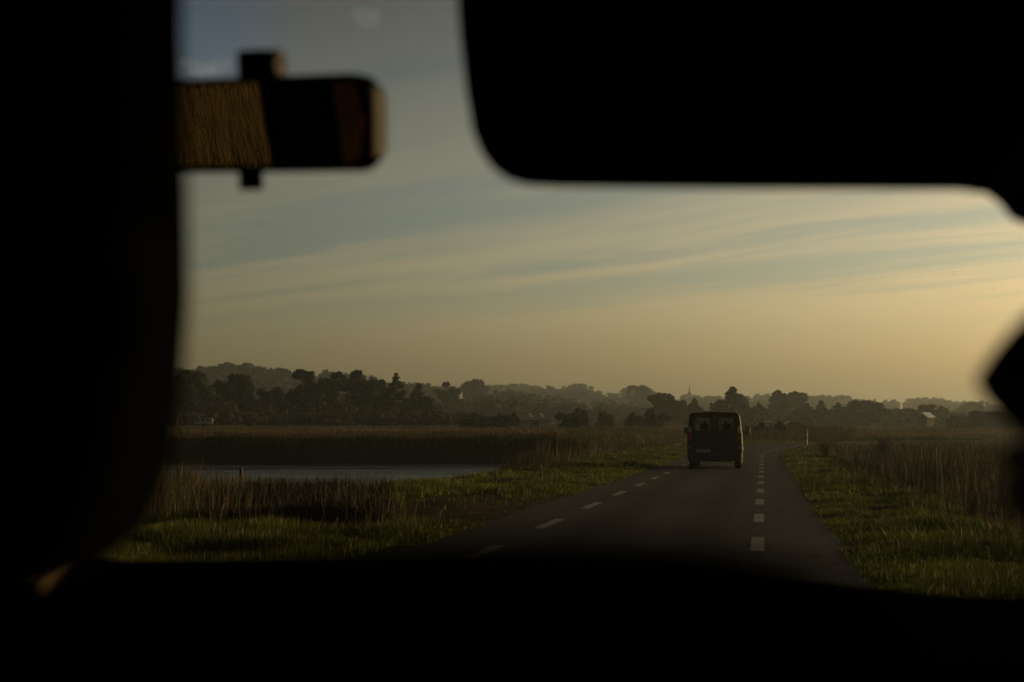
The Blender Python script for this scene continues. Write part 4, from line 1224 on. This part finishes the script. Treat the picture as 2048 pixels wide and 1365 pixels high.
# ------------------------------------------------------------------ the car we sit in
def cabin():
    t = empty('car', (0, 0, 0), 'dark car interior framing the road, with visor, mirror and seats', 'car')
    # shell: roof, floor, doors with window openings, rear wall
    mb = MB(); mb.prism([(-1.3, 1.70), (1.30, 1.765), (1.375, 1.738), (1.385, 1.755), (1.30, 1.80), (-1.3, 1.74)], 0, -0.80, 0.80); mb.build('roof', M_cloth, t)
    mb = MB(); mb.box((-0.8, -1.3, 0.30), (0.8, 1.7, 0.36)); mb.build('floor', M_black, t)
    mb = MB(); mb.box((-0.8, -1.34, 0.36), (0.8, -1.3, 1.76)); mb.build('tailgate', M_black, t)
    def door(sx, openings):
        ys = sorted({-1.3, 1.50, 2.05} | {a for o in openings for a in o[:2]}); zs = [0.36, 1.02, 1.60, 1.74]
        mb = MB()
        for i in range(len(ys) - 1):
            for k in range(3):
                hole = any(o[0] <= ys[i] and ys[i + 1] <= o[1] for o in openings) and k == 1
                if ys[i] >= 1.5 and k > 0: continue
                if not hole: mb.box((sx * 0.78 - 0.02, ys[i], zs[k]), (sx * 0.78 + 0.02, ys[i + 1], zs[k + 1]))
        d = mb.build('door', M_black, t)
        for o in openings:
            g = MB(); g.box((sx * 0.78 - 0.003, o[0], zs[1]), (sx * 0.78 + 0.003, o[1], zs[2])); g.build('side_window', M_glass, d)
    door(-1, [(0.765, 1.45)])
    door(1, [(0.72, 1.45)])
    # windscreen and its pillars
    def scr(z): return 1.38 + (1.738 - z) * 0.544
    mb = MB(); mb.poly([(-0.74, scr(1.735), 1.735), (0.74, scr(1.735), 1.735), (0.76, scr(1.0), 1.0), (-0.76, scr(1.0), 1.0)])
    mb.build('windscreen', M_glass, t)
    for sx in (-1, 1):
        mb = MB(); mb.tube([(sx * 0.76, scr(1.74), 1.75), (sx * 0.78, scr(1.0), 0.98)], 0.045, 10); mb.build('windscreen_pillar', M_black, t, smooth=True)
    # dashboard
    xs = np.linspace(-0.78, 0.78, 40)
    top = np.interp(xs, [-0.78, -0.36, 0.0, 0.2, 0.34, 0.48, 0.78], [1.180, 1.181, 1.188, 1.176, 1.157, 1.142, 1.132])
    b = bmesh.new(); rows = []
    for x, z in zip(xs, top):
        rows.append([b.verts.new(v) for v in ((x, 1.72, z - 0.05), (x, 1.62, z - 0.015), (x, 1.45, z), (x, 1.30, z - 0.004), (x, 1.22, z - 0.02), (x, 1.17, z - 0.06), (x, 1.16, z - 0.14), (x, 1.2, 0.85), (x, 1.35, 0.5), (x, 1.7, 0.38))])
    for A, B in zip(rows, rows[1:]):
        for k in range(9): b.faces.new((A[k], A[k + 1], B[k + 1], B[k]))
    bmesh.ops.recalc_face_normals(b, faces=b.faces)
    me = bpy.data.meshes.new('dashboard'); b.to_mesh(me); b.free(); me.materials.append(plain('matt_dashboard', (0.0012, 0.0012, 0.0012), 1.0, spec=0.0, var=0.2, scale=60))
    for p in me.polygons: p.use_smooth = True
    o = bpy.data.objects.new('dashboard', me); COL.objects.link(o); o.parent = t
    mb = MB(); mb.prism([(1.66, 0.6), (1.66, 1.02), (2.1, 1.06), (2.6, 0.98), (2.75, 0.80), (2.75, 0.4), (1.7, 0.4)], 0, -0.78, 0.78); mb.build('bonnet', M_black, t, bevel=0.05)
    for sx in (-1, 1):
        for wy in (-0.9, 2.15):
            mb = MB(); mb.tube([(sx * 0.82 - 0.09, wy, 0.31), (sx * 0.82 + 0.09, wy, 0.31)], 0.31, 24); mb.build('wheel', M_black, t, bevel=0.03)
    # seats: driver with a tall headrest, the passenger
    def seat(x, y, zt, w, hr=None):
        mb = MB(); mb.prism(rrect(x - w / 2, x + w / 2, 0.62, zt, 0.09, rs=(0.12, 0.12, 0.05, 0.05)), 1, y - 0.01, y + 0.13)
        s = mb.build('seat', M_cloth, t, bevel=0.045, seg=4)
        mb = MB(); mb.box((x - w / 2, y + 0.02, 0.5), (x + w / 2, y + 0.55, 0.66)); mb.build('cushion', M_cloth, s, bevel=0.05, seg=3)
        if hr:
            mb = MB(); mb.prism(hr, 1, y - 0.01, y + 0.10); mb.build('headrest', M_cloth, s, bevel=0.035, seg=4)
            for k in (-0.07, 0.07):
                mb = MB(); mb.tube([(x + k, y + 0.0, zt - 0.05), (x + k, y + 0.0, zt + 0.1)], 0.007, 8); mb.build('headrest_rod', M_black, s)
    HY = 0.62
    def hx(px): return (px - 1024) / F * HY
    def hz(py): return CAMZ + (864 - py) / F * HY
    edge = [(346, -260), (346, -200), (346, 60), (352, 200), (362, 400), (368, 600), (358, 760), (345, 880), (322, 980), (280, 1060), (205, 1120), (120, 1150)]
    out = [(hx(a + 22), hz(c)) for a, c in edge]
    xm = -0.31
    out = out + [(2 * xm - a, c) for a, c in out[::-1]]
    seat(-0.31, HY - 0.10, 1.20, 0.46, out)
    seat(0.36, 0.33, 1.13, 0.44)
    cy_ = 0.30  # added out-of-focus hump that fades the foot of the view to black
    crest = [(150, 1330), (185, 1225), (280, 1130), (420, 1098), (650, 1078), (900, 1062), (1250, 1062), (1430, 1078), (1570, 1110), (1680, 1170), (1740, 1260), (1770, 1330)]
    out = [((a - 1024) / F * cy_, CAMZ + (864 - b_) / F * cy_) for a, b_ in crest]
    out = out + [(out[-1][0], 1.1), (out[0][0], 1.1)]
    mb = MB(); mb.prism(out, 1, cy_ - 0.04, cy_); mb.build('blur_occluder', M_cloth, t, bevel=0.006, seg=3)
    mb = MB(); mb.box((-0.075, 0.26, 0.55), (0.07, 0.32, 1.105)); mb.build('occluder_stand', M_cloth, t, bevel=0.02, seg=3)  # stand added under the hump
    # steering wheel
    W = Matrix.Translation((-0.36, 1.00, 0.965)) @ Matrix.Rotation(R(-62), 4, 'X')
    mb = MB(); ring = [W @ Vector((0.175 * math.cos(a), 0.175 * math.sin(a), 0)) for a in [k * 2 * math.pi / 40 for k in range(41)]]
    mb.tube(ring, 0.014, 8, caps=False)
    sw = mb.build('steering_wheel', M_black, t, smooth=True)
    mb = MB()
    for a in (R(20), R(160), R(270)): mb.tube([W @ Vector((0.03 * math.cos(a), 0.03 * math.sin(a), -0.02)), W @ Vector((0.172 * math.cos(a), 0.172 * math.sin(a), 0))], 0.014, 8)
    mb.ell(W @ Vector((0, 0, -0.015)), (0.06, 0.05, 0.06)); mb.build('spokes', M_black, sw)
    # visor
    VY = 1.02
    def vx(px): return (px - 1024) / F * VY
    def vz(py): return CAMZ + (864 - py) / F * VY
    pts = [(912, -30), (918, 60), (930, 170), (944, 255), (962, 300), (985, 332), (1015, 354), (1055, 366), (1120, 370), (1500, 374), (1930, 376), (1985, 384), (2012, 405), (2034, 436), (2060, 446), (2150, 446), (2150, -30)]
    Mv = Matrix.Identity(4)
    mb = MB(); mb.prism([(vx(a), vz(b_)) for a, b_ in pts], 1, VY - 0.009, VY + 0.009)
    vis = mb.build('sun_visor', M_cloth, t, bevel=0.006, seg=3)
    mb = MB(); mb.tube([(vx(960), VY, vz(-20)), (vx(2050), VY, vz(-20)), (vx(2060), VY + 0.03, vz(-60))], 0.006, 8); mb.build('visor_rod', M_black, vis)
    # rear-view mirror
    mc = P(487, 250, 1.27)
    th = R(20); tl = R(10)
    # columns: right, up, outward normal towards the rear left and slightly down
    nrm = Vector((-math.sin(th) * math.cos(tl), -math.cos(th) * math.cos(tl), -math.sin(tl)))
    rgt = Vector((math.cos(th), -math.sin(th), 0)).normalized()
    up = nrm.cross(rgt) * -1
    up = rgt.cross(-nrm).normalized()
    roll = Matrix.Rotation(R(-3.0), 3, nrm)
    rgt, up = roll @ rgt, roll @ up
    M4 = Matrix(((rgt.x, -nrm.x, up.x, mc.x), (rgt.y, -nrm.y, up.y, mc.y), (rgt.z, -nrm.z, up.z, mc.z), (0, 0, 0, 1)))
    mw_, mh = 0.125, 0.043
    mb = MB(); mb.prism(rrect(-mw_, mw_, -mh, mh, 0.020), 1, 0.0, 0.034, M4)
    mir = mb.build('rear_view_mirror', M_black, t, bevel=0.006, seg=3)
    mg, w = new_mat('mirror_silver')
    out_ = w.n('ShaderNodeOutputMaterial'); g = w.n('ShaderNodeBsdfGlossy'); g.inputs['Color'].default_value = (0.80, 0.80, 0.78, 1); g.inputs['Roughness'].default_value = 0.0
    w.link(g.outputs[0], out_.inputs['Surface'])
    mb = MB(); mb.prism(rrect(-mw_ + 0.006, mw_ - 0.006, -mh + 0.006, mh - 0.006, 0.015), 1, -0.0015, -0.0005, M4); mb.build('mirror_glass', mg, mir)
    M_tan = plain('sunlit_tan_edge', (0.80, 0.66, 0.45), 0.5)  # pale tan paints in the sunlight on the mirror's right end and knob
    mb = MB(); mb.prism([(0.003, -mh + 0.012), (0.030, -mh + 0.014), (0.033, 0.0), (0.030, mh - 0.014), (0.003, mh - 0.012)], 0, mw_ + 0.0008, mw_ + 0.0035, M4); mb.build('mirror_edge', M_tan, mir, bevel=0.002)
    mb = MB(); mb.box((-0.008, 0.004, mh - 0.002), (0.023, 0.030, mh + 0.024), M4); mb.build('mirror_mount', M_black, mir, bevel=0.003)
    mb = MB(); mb.tube([M4 @ Vector((0.023, 0.017, mh + 0.011)), M4 @ Vector((0.029, 0.017, mh + 0.011)), M4 @ Vector((0.031, 0.017, mh + 0.011))], [0.0135, 0.0135, 0.0115], 18); mb.build('mount_knob', M_tan, mir)
    a_ = M4 @ Vector((0, 0.03, mh + 0.012)); mb = MB(); mb.tube([a_, Vector((a_.x * 1.14, a_.y * 1.14, CAMZ + (a_.z - CAMZ) * 1.13))], 0.008, 8); mb.build('mirror_stem', M_black, mir)
    mb = MB(); mb.box((-0.010, 0.004, -mh - 0.016), (0.008, 0.02, -mh + 0.002), M4); mb.build('dip_lever', M_black, mir, bevel=0.002)
    # added strip; its brown colour stands for a patch of low sunlight
    M_sun_strip = plain('sunlit_strip_brown', (0.14, 0.09, 0.036), 0.7, spec=0.1)
    a, b_, c, d = P(45, 1172, 0.93), P(84, 1174, 0.93), P(146, 1134, 1.0), P(112, 1132, 1.0)
    nn = (b_ - a).cross(d - a).normalized() * 0.003
    bm2 = bmesh.new()
    lo = [bm2.verts.new(v) for v in (a, b_, c, d)]; hi = [bm2.verts.new(v - nn) for v in (a, b_, c, d)]
    bm2.faces.new(lo); bm2.faces.new(hi[::-1])
    for k in range(4): bm2.faces.new((lo[k], lo[(k + 1) % 4], hi[(k + 1) % 4], hi[k]))
    bmesh.ops.recalc_face_normals(bm2, faces=bm2.faces)
    me = bpy.data.meshes.new('sunlit_strip'); bm2.to_mesh(me); bm2.free(); me.materials.append(M_sun_strip)
    o = bpy.data.objects.new('sunlit_strip', me); COL.objects.link(o); o.parent = t
    mb = MB(); mb.box((-0.759, 0.575, 1.41), (-0.752, 0.665, 1.57)); mb.build('pillar_trim', plain('brown_fabric', (0.09, 0.05, 0.025), 0.9, var=0.4, scale=25), t, bevel=0.002)
    # belt guide on the door pillar, an orange spot in the mirror
    mb = MB(); mb.box((-0.758, 0.595, 1.47), (-0.745, 0.625, 1.505)); mb.build('belt_guide', plain('amber_plastic', (0.45, 0.12, 0.02), 0.5), t, bevel=0.004)
cabin()


# ------------------------------------------------------------------ the passenger, in profile
def passenger():
    hc = Vector((0.3275, 0.60, 1.3225))
    t = empty('person', (hc.x, hc.y - 0.02, 0.66), 'passenger in the front seat turned left, seen as a dark profile', 'person')
    inv = -Vector(t.location)
    # head: a sphere shaped by its profile; local +x is where the face looks, then turned to world -x
    nu, nv = 128, 150
    V = []
    for j in range(nv + 1):
        ph = math.pi * j / nv
        for i in range(nu):
            th = 2 * math.pi * i / nu
            x, y, z = math.sin(ph) * math.cos(th), math.sin(ph) * math.sin(th), math.cos(ph)
            X, Yv, Z = 0.096 * x, 0.074 * y, 0.118 * z
            if x < 0: X *= 1.06
            if Z < -0.03: Yv *= 1 - 0.28 * min(1, (-0.03 - Z) / 0.08)
            if Z < -0.022 and x > 0: X += 0.019 * min(1, (-0.022 - Z) / 0.026) * min(1, x * 2)
            if x > 0.2:
                g = lambda zc, yc, sz, sy: math.exp(-((Z - zc) / sz) ** 2 - ((abs(Yv) - yc) / sy) ** 2)
                tn = (0.034 - Z) / 0.052
                nose = 0.0
                if 0 <= tn <= 1: nose = 0.006 + 0.028 * (0.75 * tn + 0.25 * math.sin(tn * 1.5708))
                elif tn > 1: nose = 0.034 * max(0.0, 1 - ((tn - 1) / 0.38) ** 1.5)
                elif tn > -0.5: nose = 0.006 * (1 + tn / 0.5)
                X += nose * math.exp(-(Yv / (0.010 + 0.006 * max(0, min(1, tn)))) ** 2)
                X += 0.005 * g(0.045, 0.025, 0.010, 0.03)
                X -= 0.010 * g(0.027, 0.032, 0.013, 0.016)
                X += 0.006 * g(0.026, 0.031, 0.007, 0.010)
                X += 0.007 * g(-0.047, 0.0, 0.006, 0.020) + 0.008 * g(-0.061, 0.0, 0.007, 0.018) - 0.004 * g(-0.0535, 0.0, 0.003, 0.02)
                X += 0.005 * g(-0.095, 0.0, 0.014, 0.022)
            V.append((X, Yv, Z))
    Fq = []
    for j in range(nv):
        for i in range(nu):
            Fq += [j * nu + i, j * nu + (i + 1) % nu, (j + 1) * nu + (i + 1) % nu, (j + 1) * nu + i]
    V = np.array(V)
    rot = Matrix.Rotation(math.pi - R(4), 4, 'Z') @ Matrix.Rotation(R(-12), 4, 'Y')
    def hw(v): return (rot @ Vector(v)) + hc
    # body grown from a joint skeleton, head welded by overlap inside the neck
    sk = bpy.data.meshes.new('body')
    J = [((0, 0.02, 0.70), 0.155), ((0, 0.0, 0.86), 0.14), ((0, -0.01, 1.02), 0.15), ((0, -0.01, 1.13), 0.10), ((0.005, 0.0, 1.20), 0.055), ((0.012, 0.0, 1.29), 0.052)]
    bx = hc.x
    verts = [(bx + a, hc.y - 0.11 + b + (0.11 * min(1, max(0, (c - 1.0) / 0.25))), c) for (a, b, c), r in J]; rad = [r for _, r in J]
    ed = [(i, i + 1) for i in range(len(J) - 1)]
    def chain(root, pts):
        k = root
        for p, r in pts:
            verts.append(p); rad.append(r); ed.append((k, len(verts) - 1)); k = len(verts) - 1
        return k
    for s in (-1, 1):
        e = chain(2, [((bx + s * 0.17, hc.y - 0.06, 1.08), 0.060), ((bx + s * 0.225, hc.y + 0.0, 0.86), 0.048), ((bx + s * 0.13, hc.y + 0.20, 0.80), 0.036), ((bx + s * 0.10, hc.y + 0.27, 0.79), 0.026), ((bx + s * 0.085, hc.y + 0.31, 0.785), 0.026)])
        for f, (dx, l) in enumerate(((-0.03, 0.075), (-0.01, 0.088), (0.01, 0.083), (0.03, 0.066))):
            x0 = bx + s * (0.085 + dx)
            chain(e, [((x0, hc.y + 0.335, 0.788), 0.010), ((x0, hc.y + 0.335 + l * 0.5, 0.786), 0.009), ((x0 + s * 0.002, hc.y + 0.335 + l * 0.9, 0.768), 0.008)])
        chain(e, [((bx + s * 0.045, hc.y + 0.305, 0.79), 0.011), ((bx + s * 0.03, hc.y + 0.345, 0.782), 0.009)])
        chain(0, [((bx + s * 0.10, hc.y + 0.05, 0.72), 0.09), ((bx + s * 0.12, hc.y + 0.42, 0.72), 0.066), ((bx + s * 0.12, hc.y + 0.52, 0.42), 0.048), ((bx + s * 0.12, hc.y + 0.62, 0.38), 0.035)])
    sk.from_pydata([tuple(Vector(v) + inv) for v in verts], ed, [])
    bo = bpy.data.objects.new('clothes', sk); COL.objects.link(bo); bo.parent = t
    md = bo.modifiers.new('skin', 'SKIN')
    for i, r in enumerate(rad): sk.skin_vertices[0].data[i].radius = (r, r)
    sk.skin_vertices[0].data[0].use_root = True
    ss = bo.modifiers.new('subdivision', 'SUBSURF'); ss.levels = 2; ss.render_levels = 2
    sk.materials.append(M_jacket)
    Vw = np.array([tuple(hw(v) + inv) for v in V])
    mesh_raw('head', Vw, np.array(Fq), np.full(len(Fq) // 4, 4), M_skin, t, smooth=True)
    mb = MB()
    for s in (-1, 1): mb.ell(hw((-0.005, s * 0.073, 0.008)) + inv, (0.018, 0.008, 0.032), u=12, v=8)
    mb.build('ears', M_skin, t, smooth=True)
    mb = MB()
    for s in (-1, 1): mb.ell(hw((0.072, s * 0.031, 0.026)) + inv, (0.0115, 0.0115, 0.0115), u=12, v=8)
    mb.build('eyes', plain('eye', (0.4, 0.38, 0.35), 0.2), t, smooth=True)
    # hair: cap plus a forward quiff
    mb = MB(); mb.ell(hw((-0.016, 0, 0.026)) + inv, (0.107, 0.083, 0.110))
    r = random.Random(8)
    for k in range(46):
        y = r.uniform(-0.06, 0.06); a = r.uniform(0, 1)
        mb.tube([hw((0.015, y * 0.9, 0.118)) + inv, hw((0.066, y, 0.112 + 0.01 * a)) + inv, hw((0.100 + 0.012 * a, y * 1.05, 0.092 + 0.012 * r.random())) + inv, hw((0.112 + 0.010 * a, y * 1.1, 0.072 + 0.014 * r.random())) + inv], [0.012, 0.012, 0.009, 0.003], 6)
    mb.build('hair', M_hair, t, smooth=True)
passenger()


# ------------------------------------------------------------------ haze over the whole marsh
def haze():
    m, w = new_mat('haze')
    out = w.n('ShaderNodeOutputMaterial'); v = w.n('ShaderNodeVolumePrincipled')
    v.inputs['Color'].default_value = (0.80, 0.90, 0.82, 1)
    v.inputs['Density'].default_value = HAZE_DENSITY
    v.inputs['Anisotropy'].default_value = 0.68
    w.link(v.outputs[0], out.inputs['Volume'])
    mb = MB(); mb.box((-3700, -110, -2.6), (3700, 3700, 95))
    o = mb.build('haze', m)
    o['kind'] = 'stuff'; o['label'] = 'pale evening haze over the fields'; o['category'] = 'haze'
HAZE_DENSITY = 0.00051
haze()
